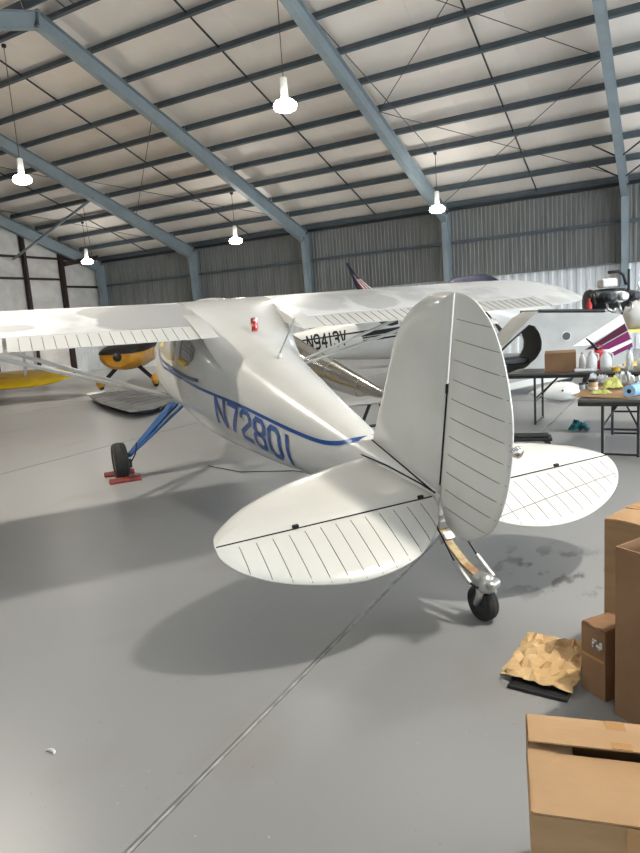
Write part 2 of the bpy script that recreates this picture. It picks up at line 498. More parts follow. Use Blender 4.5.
# ---- walls with ribbed sheets
def rib_sheet(w, h, depth=.03, pitch=.152):
    n = int(round(w / pitch)); P = []
    for k in range(n):
        x = k * w / n
        for dx, d in ((0, 0), (.40, 0), (.52, depth), (.86, depth), (1.0, 0)):
            if k < n - 1 and dx == 1.0: continue
            P.append((x + dx * w / n, d))
    g = G(); m = len(P)
    g.add([(x, -d, 0) for x, d in P] + [(x, -d, h) for x, d in P], [(i, i + 1, m + i + 1, m + i) for i in range(m - 1)])
    return g
ZW = 2.82
wall_back = struct(G().box(((XL + XR) / 2, YF + .12, 2.85), (XR - XL, .05, 5.9)).obj('wall_back', M_DARK))
SW = .914
lo_me = rib_sheet(SW, ZW, .035, .305).mesh('wall_sheet', fix=False); lo_me.materials.append(M_SHEET_W)
hi_me = rib_sheet(SW, 5.62 - ZW, .03, .152).mesh('wall_sheet', fix=False); hi_me.materials.append(M_SHEET_G)
x = XL
while x < XR - .2:
    a = link('wall_sheet', lo_me, None, wall_back); a.location = (x, YF + .04, 0)
    b = link('wall_sheet', hi_me, None, wall_back); b.location = (x, YF + .06, ZW)
    x += SW
for z, w in ((4.16, .1), (ZW + .02, .05)):
    for i in range(len(FR) - 1):
        G().box(((FR[i] + FR[i + 1]) / 2, YF - .06, z), (BAY - .25, .1, w)).obj('girt', M_PURLIN if z > 3 else M_SHEET_G, wall_back)
G().box(((XL + XR) / 2, YF - .1, ZE - .16), (XR - XL, .16, .16)).obj('eave_strut', M_DARK, wall_back)
def column_mesh(sgn, y0):
    g = G()
    t = roof_z(y0) - .32
    # outer flange vertical, inner flange tapered
    for a in range(1):
        g.box((0, y0 - sgn * .02, t / 2), (.2, .016, t))
        P = []
        for z, d in ((0, .26), (t - .15, .50)):
            for i, j in ((-.1, 0), (.1, 0), (.1, .016), (-.1, .016)):
                P.append((i, y0 - sgn * (d + j), z))
        g.add(P, [(0, 1, 2, 3), (7, 6, 5, 4), (0, 4, 5, 1), (1, 5, 6, 2), (2, 6, 7, 3), (3, 7, 4, 0)])
        P = []
        for i in (-.006, .006):
            P += [(i, y0 - sgn * .02, 0), (i, y0 - sgn * .26, 0), (i, y0 - sgn * .5, t - .15), (i, y0 - sgn * .02, t)]
        g.add(P, [(0, 1, 2, 3), (7, 6, 5, 4), (0, 4, 5, 1), (1, 5, 6, 2), (2, 6, 7, 3), (3, 7, 4, 0)])
        g.box((0, y0 - sgn * .14, .01), (.26, .34, .02))
    return g
cm = column_mesh(1, YF - .02).mesh('column'); cm.materials.append(M_RAFTER)
for x in FR:
    o = link('column', cm, M_RAFTER, wall_back); o.location.x = x

# near wall behind the camera: closed sliding doors in white sheet
wall_near = struct(G().box(((XL + XR) / 2, YN - .1, 5.1), (XR - XL, .12, .75)).obj('wall_near', M_SHEET_G))
cm2 = column_mesh(-1, YN + .02).mesh('column'); cm2.materials.append(M_RAFTER)
for x in FR:
    if x > 3 or x < -13.5:
        o = link('column', cm2, M_RAFTER, wall_near); o.location.x = x
for i in range(6):
    w_ = (XR - XL) / 6
    G().box((XL + w_ * (i + .5), YN - .1, 2.36), (w_ - .02, .08, 4.72)).obj('door_leaf', M_SHEET_W, wall_near)

# gables
def gable(x, name, m):
    g = G()
    poly = [(YN - .2, 0), (YF + .15, 0), (YF + .15, roof_z(YF) + .1), (YR, ZR + .1), (YN - .2, roof_z(YN) + .1)]
    if name == 'wall_right':                       # open doorway, daylight comes in here
        poly = [(YN - .2, 0), (1.0, 0), (1.0, 5.0), (22.0, 5.0), (22.0, 0)] + poly[1:]
    g.prism(poly, lambda a, b, t: (t, a, b), x - .05, x + .05)
    return struct(g.obj(name, m))
wall_left = gable(XL - .1, 'wall_left', M_DARK)
wall_right = gable(XR + .1, 'wall_right', M_SHEET_W)
# left end: white film panels between dark posts and girts
posts = [21.55, 19.57, 17.5, 14.5, 11.5, 8.5, 5.5]
girts = [4.3, 5.35]
ylines = [YF - .1] + posts + [2.5]
for i in range(len(ylines) - 1):
    ya, yb = ylines[i + 1], ylines[i]
    zs = [0.0, 2.3, 4.12 if i == 0 else 4.45, 5.4, min(roof_z(ya), roof_z(yb)) - .1]
    for j in range(4):
        if j == 0 and i == 0:
            continue
        if zs[j + 1] - zs[j] < .15: continue
        za, zb_ = zs[j], zs[j + 1]
        sd = random.random() * 9
        def fn(u, v, ya=ya, yb=yb, za=za, zb_=zb_, sd=sd):
            w = .03 * math.sin(9 * u + sd) * math.sin(5 * v + sd * 2) + .02 * math.sin(14 * (u + v) + sd) + .05 * math.sin(math.pi * u) * math.sin(math.pi * v)
            return (XL + w, ya + (yb - ya) * u, za + (zb_ - za) * v)
        G().grid(fn, 14, 14).obj('film_panel', M_PLASTIC_WALL, wall_left, smooth=True)
g = rib_sheet(2.4, 2.3, .035, .2)
o = g.obj('wall_sheet', M_SHEET_W, wall_left, fix=False); o.rotation_euler = (0, 0, math.pi / 2); o.location = (XL + .02, 21.6, 0)
for y in posts:
    G().box((XL + .16, y, roof_z(y) / 2 - .15), (.22, .18 if y > 20 else .13, roof_z(y) - .3)).obj('post', M_BROWN, wall_left)
for i in range(len(ylines) - 1):
    ya, yb = ylines[i + 1], ylines[i]
    for z in ((4.12 if i == 0 else 4.45), 5.4, 2.3):
        if z == 2.3 and i > 1: continue
        G().box((XL + .12, (ya + yb) / 2, z), (.12, yb - ya - .16, .09)).obj('girt', M_BROWN, wall_left)
G().bar((XL + .3, 21.6, 5.15), (XL + .6, 23.4, 5.5), .2, .22).obj('knee_beam', M_BROWN, wall_left)

# ================================================================== AIRPLANE BUILDER
SECT = np.array([(0.34, .025, .46, .60), (0.60, .075, .40, .62), (1.1, .15, .29, .66), (1.6, .225, .165, .715), (2.2, .315, .035, .79),
                 (2.8, .40, -.075, .875), (3.2, .47, -.14, .955), (3.5, .515, -.185, 1.03), (3.75, .53, -.215, 1.085), (4.0, .54, -.24, 1.10), (4.6, .55, -.27, 1.10),
                 (4.95, .55, -.28, .97), (5.3, .53, -.27, .68), (5.7, .45, -.2, .60), (6.15, .36, -.05, .48), (6.3, .2, .1, .36)])
def pchip(xs_, ys_, x):
    h = np.diff(xs_); d = np.diff(ys_) / h
    m = np.zeros(len(xs_)); m[0] = d[0]; m[-1] = d[-1]
    for i in range(1, len(xs_) - 1):
        if d[i - 1] * d[i] > 0:
            w1 = 2 * h[i] + h[i - 1]; w2 = h[i] + 2 * h[i - 1]
            m[i] = (w1 + w2) / (w1 / d[i - 1] + w2 / d[i])
    i = int(np.clip(np.searchsorted(xs_, x) - 1, 0, len(xs_) - 2))
    t = (x - xs_[i]) / h[i]
    return ((1 + 2 * t) * (1 - t) ** 2 * ys_[i] + t * (1 - t) ** 2 * h[i] * m[i] + t * t * (3 - 2 * t) * ys_[i + 1] + t * t * (t - 1) * h[i] * m[i + 1])
NEXP = 2.25
def fsec(x):
    return [pchip(SECT[:, 0], SECT[:, i], x) for i in (1, 2, 3)]
def fring(x, n=44, off=0.0):
    w, zb, zt = fsec(x); zc = (zb + zt) / 2; hh = (zt - zb) / 2
    R = []
    for k in range(n):
        t = 2 * math.pi * k / n
        c, s = math.cos(t), math.sin(t)
        R.append((x, (w + off) * math.copysign(abs(c) ** (2 / NEXP), c), zc + (hh + off) * math.copysign(abs(s) ** (2 / NEXP), s)))
    return R
def fy(x, z, side=1, off=.004):
    w, zb, zt = fsec(x); zc = (zb + zt) / 2; hh = (zt - zb) / 2
    q = min(abs(z - zc) / hh, .999)
    return side * (w * (1 - q ** NEXP) ** (1 / NEXP) + off)

def surf_patch(poly, side=1, off=.005, rings=7, per=4):
    """star-shaped polygon in (x, z) laid on the fuselage skin"""
    P = []
    n = len(poly)
    for i in range(n):
        a, b = poly[i], poly[(i + 1) % n]
        for k in range(per):
            P.append((a[0] + (b[0] - a[0]) * k / per, a[1] + (b[1] - a[1]) * k / per))
    cx = sum(p[0] for p in P) / len(P); cz = sum(p[1] for p in P) / len(P)
    V = []; m = len(P)
    for r in range(rings + 1):
        s = 1 - r / (rings + .001)
        for p in P:
            x, z = cx + (p[0] - cx) * s, cz + (p[1] - cz) * s
            V.append((x, fy(x, z, side, off), z))
    F = []
    for r in range(rings):
        for k in range(m):
            k2 = (k + 1) % m
            F.append((r * m + k, r * m + k2, (r + 1) * m + k2, (r + 1) * m + k))
    return G().add(V, F)

def surf_strip(pts, width, side=1, off=.004, sub=8):
    """ribbon following (x, z) points on the skin"""
    Q = []
    for i in range(len(pts) - 1):
        for k in range(sub):
            t = k / sub
            p0 = pts[max(i - 1, 0)]; p1 = pts[i]; p2 = pts[i + 1]; p3 = pts[min(i + 2, len(pts) - 1)]
            Q.append(tuple(.5 * ((2 * p1[j]) + (-p0[j] + p2[j]) * t + (2 * p0[j] - 5 * p1[j] + 4 * p2[j] - p3[j]) * t * t + (-p0[j] + 3 * p1[j] - 3 * p2[j] + p3[j]) * t ** 3) for j in (0, 1)))
    Q.append(pts[-1])
    V = []
    for i, q in enumerate(Q):
        a = Q[max(i - 1, 0)]; b = Q[min(i + 1, len(Q) - 1)]
        dx, dz = b[0] - a[0], b[1] - a[1]; l = math.hypot(dx, dz)
        nx, nz = -dz / l, dx / l
        for s in (-1, -.33, .33, 1):
            x, z = q[0] + nx * s * width / 2, q[1] + nz * s * width / 2
            V.append((x, fy(x, z, side, off), z))
    F = [(i * 4 + j, i * 4 + j + 1, i * 4 + j + 5, i * 4 + j + 4) for i in range(len(Q) - 1) for j in range(3)]
    return G().add(V, F)

oc = lambda x0, x1, y0, y1, c: [(x0 + c, y0), (x1 - c, y0), (x1, y0 + c), (x1, y1 - c), (x1 - c, y1), (x0 + c, y1), (x0, y1 - c), (x0, y0 + c), (x0 + c, y0)]
GLY = {'N': [[(0, 0), (0, 1)], [(0, 1), (.6, 0)], [(.6, 0), (.6, 1)]],
       '7': [[(0, 1), (.6, 1), (.6, .88), (.22, 0)]],
       '2': [[(0, .78), (0, .85), (.14, 1), (.46, 1), (.6, .85), (.6, .66), (0, .2), (0, 0), (.6, 0)]],
       '8': [oc(0, .6, .5, 1, .14), oc(0, .6, 0, .5, .14)],
       '0': [oc(0, .6, 0, 1, .16)],
       '1': [[(.3, 0), (.3, 1)]],
       '9': [oc(0, .6, .42, 1, .14), [(.6, .6), (.6, .15), (.45, 0), (.05, 0)]],
       '4': [[(.45, 0), (.45, 1)], [(.45, 1), (0, .32), (.62, .32)]],
       '3': [[(0, .88), (.14, 1), (.46, 1), (.6, .86), (.6, .62), (.46, .52), (.2, .52)], [(.46, .52), (.6, .4), (.6, .14), (.46, 0), (.14, 0), (0, .12)]],
       'V': [[(0, 1), (.3, 0)], [(.3, 0), (.6, 1)]]}
def glyph_mesh(ch, org, du, dv, h, side, stroke=.15, wx=1.0):
    """org (x,z) lower-left; du, dv unit-ish 2D vectors of the text axes in (x,z)"""
    g = G()
    for line in GLY[ch]:
        for i in range(len(line) - 1):
            a, b = line[i], line[i + 1]
            d = (b[0] - a[0], b[1] - a[1]); l = math.hypot(*d)
            if l < 1e-6: continue
            d = (d[0] / l, d[1] / l); n = (-d[1], d[0])
            e = stroke / 2 * .6
            V = []
            for k in range(5):
                t = -e + (l + 2 * e) * k / 4
                for s in (-1, 1):
                    u = a[0] + d[0] * t + n[0] * s * stroke / 2
                    v = a[1] + d[1] * t + n[1] * s * stroke / 2
                    x = org[0] + h * (du[0] * u * wx + dv[0] * v); z = org[1] + h * (du[1] * u * wx + dv[1] * v)
                    V.append((x, fy(x, z, side, .006), z))
            g.add(V, [(2 * k, 2 * k + 1, 2 * k + 3, 2 * k + 2) for k in range(4)])
    return g

def plate(outline, fn, prof, rings_in=None):
    """thick lens plate: outline of 2D pts, fn(a,b,h)->3D, prof list of (scale, halfthickness)"""
    cx = sum(p[0] for p in outline) / len(outline); cy = sum(p[1] for p in outline) / len(outline)
    g = G(); m = len(outline); V = []
    for sgn in (1, -1):
        for s, h in prof:
            for p in outline:
                V.append(fn(cx + (p[0] - cx) * s, cy + (p[1] - cy) * s, sgn * h))
    F = []; k_ = len(prof)
    for q in range(2):
        b = q * k_ * m
        for r in range(k_ - 1):
            for k in range(m):
                k2 = (k + 1) % m
                F.append((b + r * m + k, b + r * m + k2, b + (r + 1) * m + k2, b + (r + 1) * m + k))
        F.append(tuple(b + (k_ - 1) * m + k for k in range(m)))
    for k in range(m):
        k2 = (k + 1) % m
        F.append((k, k2, k_ * m + k2, k_ * m + k))
    return g.add(V, F)

def crspline(P, sub=4):
    Q = []
    for i in range(len(P) - 1):
        p0 = P[max(i - 1, 0)]; p1 = P[i]; p2 = P[i + 1]; p3 = P[min(i + 2, len(P) - 1)]
        for k in range(sub):
            t = k / sub
            Q.append(tuple(.5 * ((2 * p1[j]) + (-p0[j] + p2[j]) * t + (2 * p0[j] - 5 * p1[j] + 4 * p2[j] - p3[j]) * t * t + (-p0[j] + 3 * p1[j] - 3 * p2[j] + p3[j]) * t ** 3) for j in (0, 1)))
    Q.append(P[-1])
    return Q

STAB = crspline([(1.02, .06), (.985, .25), (.936, .423), (.91, .534), (.875, .652), (.825, .775), (.77, .885), (.705, 1.0), (.63, 1.105), (.54, 1.2), (.46, 1.255), (.370, 1.277)])
STAB = STAB + [(.370, .9), (.370, .5), (.370, .03)]
ELEV = crspline([(-.001, 1.275), (.07, 1.27), (.16, 1.215), (.24, 1.12), (.30, 1.01), (.342, .90), (.375, .78), (.392, .64), (.383, .5), (.35, .365), (.29, .25), (.19, .135), (.1, .07), (-.001, .04)])
ELEV = ELEV + [(-.001, .5), (-.001, .9)]
DROOP = math.radians(20)
FIN = crspline([(1.086, .655), (.98, .98), (.885, 1.284), (.845, 1.38), (.795, 1.456), (.73, 1.53), (.656, 1.586), (.56, 1.635), (.464, 1.667), (.345, 1.682)])
FIN = FIN + [(.352, 1.3), (.36, .9), (.368, .575)]
RUD = crspline([(.335, 1.682), (.25, 1.68), (.17, 1.655), (.07, 1.588), (0, 1.505), (-.056, 1.407), (-.105, 1.29), (-.141, 1.171), (-.16, 1.032), (-.16, .88), (-.134, .714), (-.09, .6), (-.026, .519), (.083, .434), (.18, .41), (.27, .43), (.325, .5), (.357, .575)])
RUD = RUD + [(.350, .9), (.342, 1.3)]
ZT = .572
PROF_TH = [(1.0, .004), (.965, .012), (.88, .022), (.6, .03), (.2, .032)]
PROF_CS = [(1.0, .003), (.97, .008), (.9, .014), (.6, .02), (.2, .021)]

def plate_h(outline, prof, p):
    cx = sum(q[0] for q in outline) / len(outline); cy = sum(q[1] for q in outline) / len(outline)
    dx, dy = p[0] - cx, p[1] - cy
    best = 1e9; m = len(outline)
    for i in range(m):
        ax, ay = outline[i][0] - cx, outline[i][1] - cy
        bx, by = outline[(i + 1) % m][0] - cx, outline[(i + 1) % m][1] - cy
        ex, ey = bx - ax, by - ay
        den = dx * ey - dy * ex
        if abs(den) < 1e-12: continue
        t = (ax * ey - ay * ex) / den; u = (ax * dy - ay * dx) / den
        if t > 0 and -1e-6 <= u <= 1 + 1e-6: best = min(best, t)
    sc_ = min(1 / best, 1.0)
    return float(np.interp(sc_, [q[0] for q in prof[::-1]], [q[1] for q in prof[::-1]]))

def interp_out(out, key, val, lo_side):
    """x of the outline at given second coordinate: min when lo_side else max"""
    r = []
    m = len(out)
    for i in range(m):
        a, b = out[i], out[(i + 1) % m]
        if (a[1] - val) * (b[1] - val) <= 0 and abs(a[1] - b[1]) > 1e-9:
            r.append(a[0] + (b[0] - a[0]) * (val - a[1]) / (b[1] - a[1]))
    return (min(r) if lo_side else max(r)) if r else None

def airfoil(c0, c1, n=10, th=.12):
    """closed section between chord fractions c0..c1 (0 = leading edge); returns (fraction, z/chord)"""
    def yt(x): return 5 * th * (.2969 * math.sqrt(max(x, 0)) - .126 * x - .3516 * x ** 2 + .2843 * x ** 3 - .1015 * x ** 4)
    def cm_(x): return .02 / .16 * (.8 * x - x * x) if x < .4 else .02 / .36 * (.2 + .8 * x - x * x)
    xs_ = [c0 + (c1 - c0) * (.5 - .5 * math.cos(math.pi * k / n)) for k in range(n + 1)]
    up = [(x, cm_(x) + yt(x)) for x in xs_]
    dn = [(x, cm_(x) - yt(x) * .9) for x in reversed(xs_)]
    return up + dn

def wing_half(root, side, p, TE=3.1, CH=1.46, ZTE=.985, dih=1.5, mats=None):
    w, tip, beads = mats
    span = 4.45
    tb = math.tan(math.radians(dih))
    inc = .028
    def st(y):                                    # leading / trailing edge x at span y
        if y <= 3.45: return TE + CH, TE
        t = min((y - 3.45) / (span - 3.45), 1)
        e = math.sqrt(max(1 - t ** 2.2, 0))
        mid = TE + CH * .62
        return mid + (TE + CH - mid) * max(e, .08), mid + (TE - mid) * max(e, .08)
    def ring(y, c0, c1, extra=0.0):
        le, te = st(y); c = le - te
        R = []
        for fr, zz in airfoil(c0, c1):
            R.append((le - fr * c, side * y, ZTE + tb * (y - .5) + inc * (1 - fr) * c + zz * c + .0))
        return R
    ysM = [.42, 1.2, 2.4, 3.2, 3.45, 3.7, 3.9, 4.1, 4.25, 4.36, 4.42, 4.45]
    G().loft([ring(y, 0, .80) for y in ysM if y <= 3.42] + [ring(3.43, 0, .80)] + [ring(y, 0, 1.0) for y in ysM if y > 3.43]).obj('wing_panel', w, root, smooth=True, sharp=40)
    for nm, ya, yb in (('flap', .56, 2.05), ('aileron', 2.08, 3.42)):
        f = G().loft([ring(y, .808, 1.0) for y in (ya, (ya + yb) / 2, yb)]).obj(nm, tip, root, smooth=True, sharp=40)
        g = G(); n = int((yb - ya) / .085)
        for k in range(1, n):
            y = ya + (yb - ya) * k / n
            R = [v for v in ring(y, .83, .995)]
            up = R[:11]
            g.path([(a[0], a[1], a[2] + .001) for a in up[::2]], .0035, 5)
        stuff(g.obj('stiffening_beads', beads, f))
    return ring, st, tb

def make_plane(name, label, mw, S, o):
    """o: dict of options"""
    root = thing(name, label, 'airplane', mw=mw)
    paint, tailp, wingp = o['paint'], o.get('tail', o['paint']), o.get('wingm', o['paint'])
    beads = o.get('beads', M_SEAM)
    n = 70
    fus = G().loft([fring(x) for x in np.linspace(.34, 6.3, n)]).obj('fuselage', paint, root, smooth=True, sharp=50)
    # tail
    if o.get('tailplane', True):
        for side in (1, -1):
            fn = lambda a, b, h, side=side: (a, side * b, ZT + h)
            plate(STAB, fn, PROF_TH).obj('stabilizer', tailp, root, smooth=True, sharp=45)
            cd, sd_ = math.cos(DROOP), math.sin(DROOP)
            fe = lambda a, b, h, side=side: (.366 - a * cd - h * sd_, side * b, ZT - a * sd_ + h * cd)
            e = plate(ELEV, fe, PROF_CS).obj('elevator', tailp, root, smooth=True, sharp=45)
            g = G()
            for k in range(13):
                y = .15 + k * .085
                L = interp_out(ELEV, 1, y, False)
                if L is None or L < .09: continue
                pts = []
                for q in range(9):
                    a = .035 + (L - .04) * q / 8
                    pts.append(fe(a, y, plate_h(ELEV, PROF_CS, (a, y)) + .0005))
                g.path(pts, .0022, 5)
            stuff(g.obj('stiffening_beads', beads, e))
            G().path([(.3685, side * .05, ZT + .005), (.3685, side * .65, ZT + .005), (.3685, side * 1.27, ZT + .004)], .0042, 6).obj('hinge_gap', M_GAP, e)
            for y in (.12, .86):
                G().box((.374, side * y, ZT + .010), (.016, .03, .024)).obj('hinge', M_GAP, e)
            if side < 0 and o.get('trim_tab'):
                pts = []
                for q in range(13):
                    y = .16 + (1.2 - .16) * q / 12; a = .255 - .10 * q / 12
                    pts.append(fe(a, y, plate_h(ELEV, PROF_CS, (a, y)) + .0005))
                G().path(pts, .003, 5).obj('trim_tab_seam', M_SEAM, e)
    if o.get('fin', True):
        fout = o.get('fin_out', FIN); rout = o.get('rud_out', RUD)
        ff = plate(fout, lambda a, b, h: (a, h, b), PROF_TH).obj('fin', o.get('finm', tailp), root, smooth=True, sharp=45)
        rd = plate(rout, lambda a, b, h: (a, h, b), PROF_CS).obj('rudder', o.get('finm', tailp), root, smooth=True, sharp=45)
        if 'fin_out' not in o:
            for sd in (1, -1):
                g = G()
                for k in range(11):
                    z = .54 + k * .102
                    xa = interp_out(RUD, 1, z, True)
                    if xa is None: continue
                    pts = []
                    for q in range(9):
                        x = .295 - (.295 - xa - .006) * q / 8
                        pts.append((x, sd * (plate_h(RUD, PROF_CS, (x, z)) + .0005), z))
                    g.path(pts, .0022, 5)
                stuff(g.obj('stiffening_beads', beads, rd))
            G().lathe([(.004, 0), (.026, .004), (.028, .022), (.018, .04), (.004, .045)], (-.205, 0, 1.03), 'x', 14).obj('tail_light', M_CHROME, root, smooth=True)
            G().bar((-.165, 0, 1.03), (-.195, 0, 1.03), .02, .02).obj('light_bracket', M_CHROME, root)
            # fin root fairing seams
            for sd in (1, -1):
                G().path([(1.02, sd * .128, .60), (.8, sd * .085, .607), (.5, sd * .04, .60), (.375, sd * .022, .59)], .005, 6).obj('fairing_seam', M_GAP, root)
                G().path([(1.05, sd * .035, .672), (.7, sd * .04, .64), (.38, sd * .036, .60)], .005, 6).obj('fairing_seam', M_GAP, root)
            G().box((.352, 0, .60), (.03, .03, .09)).obj('hinge_post', M_STEEL, root)
            G().box((.345, 0, 1.19), (.02, .024, .05)).obj('hinge', M_GAP, rd)
            for sd in (1, -1):
                G().path([(.3625, sd * .005, .58), (.356, sd * .005, .9), (.350, sd * .005, 1.18)], .0045, 6).obj('hinge_gap', M_GAP, rd)
    # wings
    if o.get('wings', True):
        AF = airfoil(0, 1, 40)[:41]
        def roof_fn(u, v):
            x = 4.555 - (4.555 - 2.95) * u
            w, zb, zt = fsec(x)
            yy = (2 * v - 1) * min(.5, .86 * w)
            q = min(abs(yy) / w, .999)
            zf = (zb + zt) / 2 + (zt - zb) / 2 * (1 - q ** NEXP) ** (1 / NEXP)
            fr = min((4.56 - x) / 1.46, 1)
            za = .985 + .028 * (1 - fr) * 1.46 + float(np.interp(fr, [p[0] for p in AF], [p[1] for p in AF])) * 1.46 + .002
            t = min(max((x - 3.0) / .95, 0), 1); t = t * t * (3 - 2 * t)
            return (x, yy, max(zf + .0025, za * t + (zf + .0025) * (1 - t)) if x < 4.4 else za)
        G().grid(roof_fn, 40, 16).obj('cabin_roof', paint, root, smooth=True)
        for side in (1, -1):
            dih = 1.55 if side > 0 else o.get('dih_r', -.3)
            wing_half(root, side, paint, dih=dih, mats=(wingp, o.get('flapm', wingp), beads))
            # root fairing
            G().loft([[(3.06 + (1.0) * (1 - fr) - .0, side * yy, .985 + .02 * (1 - fr) + zz * (1.12 if q else 1.0) + .01) for fr, zz in airfoil(.05, 1.0)] for q, yy in enumerate((.40, .555))]).obj('root_fairing', o.get('flapm', wingp), root, smooth=True, sharp=40)
            tb = math.tan(math.radians(dih))
            for xe in (3.85, 3.38):
                G().bar((5.08, side * .5, -.07), (xe, side * 2.45, .99 + tb * 1.95 + .01), .05, .024, up=(.6, 0, .8)).obj('wing_strut', o.get('strutm', M_WHITE), root, bevel=.008)
    # cabin glazing and doors
    for side in (1, -1):
        if o.get('door', True):
            d = surf_patch([(5.0, .02), (5.02, .55), (4.9, .80), (4.17, .83), (4.13, .3), (4.2, .02)], side, .004).obj('door', paint, root, smooth=True)
            surf_patch([(4.93, .52), (4.83, .74), (4.62, .80), (4.24, .80), (4.2, .55), (4.5, .50)], side, .009).obj('window_pane', o.get('doorglass', M_CLEARPANE), d, smooth=True)
            G().bar((4.27, fy(4.27, .44, side, .03), .44), (4.37, fy(4.37, .44, side, .03), .44), .015, .02).obj('door_handle', M_CHROME, d)
            for a, b in (((4.13, .02), (4.13, .83)), ((4.15, .02), (5.0, .01))):
                surf_strip([a, ((a[0] + b[0]) / 2, (a[1] + b[1]) / 2), b], .008, side, .007).obj('door_gap', M_SEAM, d)
        surf_patch([(4.08, .80), (4.07, .57), (3.9, .555), (3.74, .60), (3.64, .68), (3.66, .77), (3.8, .81)], side, .007).obj('rear_window', M_GLASS, root, smooth=True)
    G().loft([fring(x, 44, .006)[3:20] for x in np.linspace(4.98, 5.24, 6)], caps=False).obj('windshield', M_GLASS, root, smooth=True, fix=False)
    # landing gear
    inv = mw.inverted()
    def ground_z(x, y):                          # body z where the world floor lies
        a = mw @ Vector((x, y, 0)); b = mw @ Vector((x, y, 1))
        return -a.z / (b.z - a.z)
    if o.get('gear', True):
        for side in (1, -1):
            yw = 1.12; xw = 4.87
            R = .215
            zc = ground_z(xw, side * yw) + R * .985
            G().bar((5.07, side * .40, -.17), (xw + .02, side * (yw - .06), zc + .01), .25, .028, up=(0, side * .8, .6), w2=.085, h2=.02).obj('gear_leg', o.get('gearm', M_GEARBLUE), root, bevel=.005)
            if o.get('gearbrace', True):
                G().bar((4.90, side * .30, -.13), (xw - .03, side * (yw - .1), zc + .05), .05, .018, up=(0, side * .8, .6)).obj('gear_brace', o.get('gearm', M_GEARBLUE), root)
            t = G().lathe([(.11, -.055), (.15, -.075), (.185, -.073), (.204, -.058), (.208, -.052), (.203, -.046), (.211, -.036), (.213, -.03), (.207, -.024), (.215, -.01), (.215, .01), (.207, .024), (.213, .03), (.211, .036), (.203, .046), (.208, .052), (.204, .058), (.185, .073), (.15, .075), (.11, .055)], (xw, side * yw, zc), 'y', 32).obj('tyre', M_RUBBER, root, smooth=True, sharp=40)
            h = G().lathe([(.02, -.05), (.1, -.05), (.115, -.06), (.115, .06), (.1, .05), (.05, .035), (.02, .06)], (xw, side * yw, zc), 'y', 20).obj('hub', M_HUB, t, smooth=True, sharp=30)
            G().box((xw - .06, side * (yw - .09), zc - .02), (.06, .05, .09)).obj('brake_caliper', M_DARK, root)
            G().path([(xw - .05, side * (yw - .12), zc + .0), (xw - .09, side * (yw - .16), zc + .09), (xw - .03, side * (yw - .2), zc + .2)], .008, 6).obj('brake_line', M_GAP, root)
    if o.get('tailwheel', True):
        spring = [(.42, 0, .43), (.33, 0, .385), (.24, 0, .33), (.12, -.01, .275), (.0, -.02, .255)]
        g = G()
        for i in range(len(spring) - 1):
            g.bar(spring[i], spring[i + 1], .05, .014, up=(0, 0, 1))
        g.obj('leaf_spring', M_BRASS, root)
        G().box((.36, 0, .42), (.10, .07, .06)).obj('spring_bracket', M_STEEL, root, bevel=.01)
        G().bar((.30, -.0, .368), (.26, 0, .345), .08, .035).obj('spring_clamp', M_STEEL, root)
        c = Vector((.0, -.05, .0)); c.z = ground_z(c.x, c.y) + .098
        # swivel head + fork
        G().lathe([(.05, -.02), (.055, .0), (.045, .045), (.02, .06), (.01, .065)], (-.03, -.03, .225), 'z', 16).obj('swivel_head', M_STEEL, root, smooth=True)
        hg = G(); hg.box((-.03, -.03, .25), (.13, .085, .05), .3); hg.obj('pivot_housing', M_STEEL, root, bevel=.015)
        for s in (-1, 1):
            G().path([(-.03, -.03 + s * .035, .215), (-.02, -.05 + s * .045, .16), (c.x, c.y + s * .045, c.z)], [.022, .02, .016], 8).obj('fork_arm', M_STEEL, root, smooth=True)
        t = G().lathe([(.03, -.028), (.07, -.036), (.088, -.034), (.095, -.022), (.093, -.018), (.098, -.008), (.098, .008), (.093, .018), (.095, .022), (.088, .034), (.07, .036), (.03, .028)], (c.x, c.y, c.z), 'y', 28).obj('tail_tyre', M_RUBBER, root, smooth=True, sharp=40)
        G().lathe([(.01, -.034), (.045, -.034), (.045, .034), (.01, .034)], (c.x, c.y, c.z), 'y', 16).obj('hub', M_DARK, t)
        for s in (-1, 1):
            y = s * .075
            G().tube((.33, y * .8, .46), (.13, y - .02, .30), .004, n=6).obj('steering_cable', M_GAP, root)
            G().tube((.13, y - .02, .30), (.0, y - .03, .24), .014, n=10).obj('steering_spring', M_STEEL, root)
            G().tube((.0, y - .03, .24), (-.045, y * .8 - .03, .232), .006, n=6).obj('spring_hook', M_GAP, root)
    if o.get('prop', True):
        c = (6.38, 0, .22)
        G().lathe([(.14, -.1), (.13, .0), (.09, .12), (.01, .19)], (6.33, 0, .22), 'x', 18).obj('spinner', paint, root, smooth=True)
        for s in (-1, 1):
            G().loft([[(6.40 + a, s * (.1 + .8 * t) * .94, .22 + s * (.1 + .8 * t) * .34 + b * w) for a, b in ((.012, -1), (.012, 1), (-.012, 1), (-.012, -1))] for t, w in ((0, .03), (.3, .07), (.7, .06), (1, .03))]).obj('propeller_blade', M_DARK, root)
    # markings
    for (txt, side, org, du, h, m_, st, wx) in o.get('text', []):
        x, z = org
        for ch in txt:
            dv = (-du[1] * (1 if du[0] > 0 else -1), abs(du[0]))
            wd = .3 if ch == '1' else 1.0
            glyph_mesh(ch, (x - (h * wx * du[0] * .15 if ch == '1' else 0), z), du, dv, h, side, st, wx).obj('registration_character', m_, root, fix=False)
            adv = (.6 + .30) * wx if ch != '1' else .6 * wx
            x += du[0] * h * adv * S; z += du[1] * h * adv * S
    for pts, w, side, m_ in o.get('stripes', []):
        surf_strip(pts, w, side).obj('stripe', m_, root, smooth=True, fix=False)
    return root

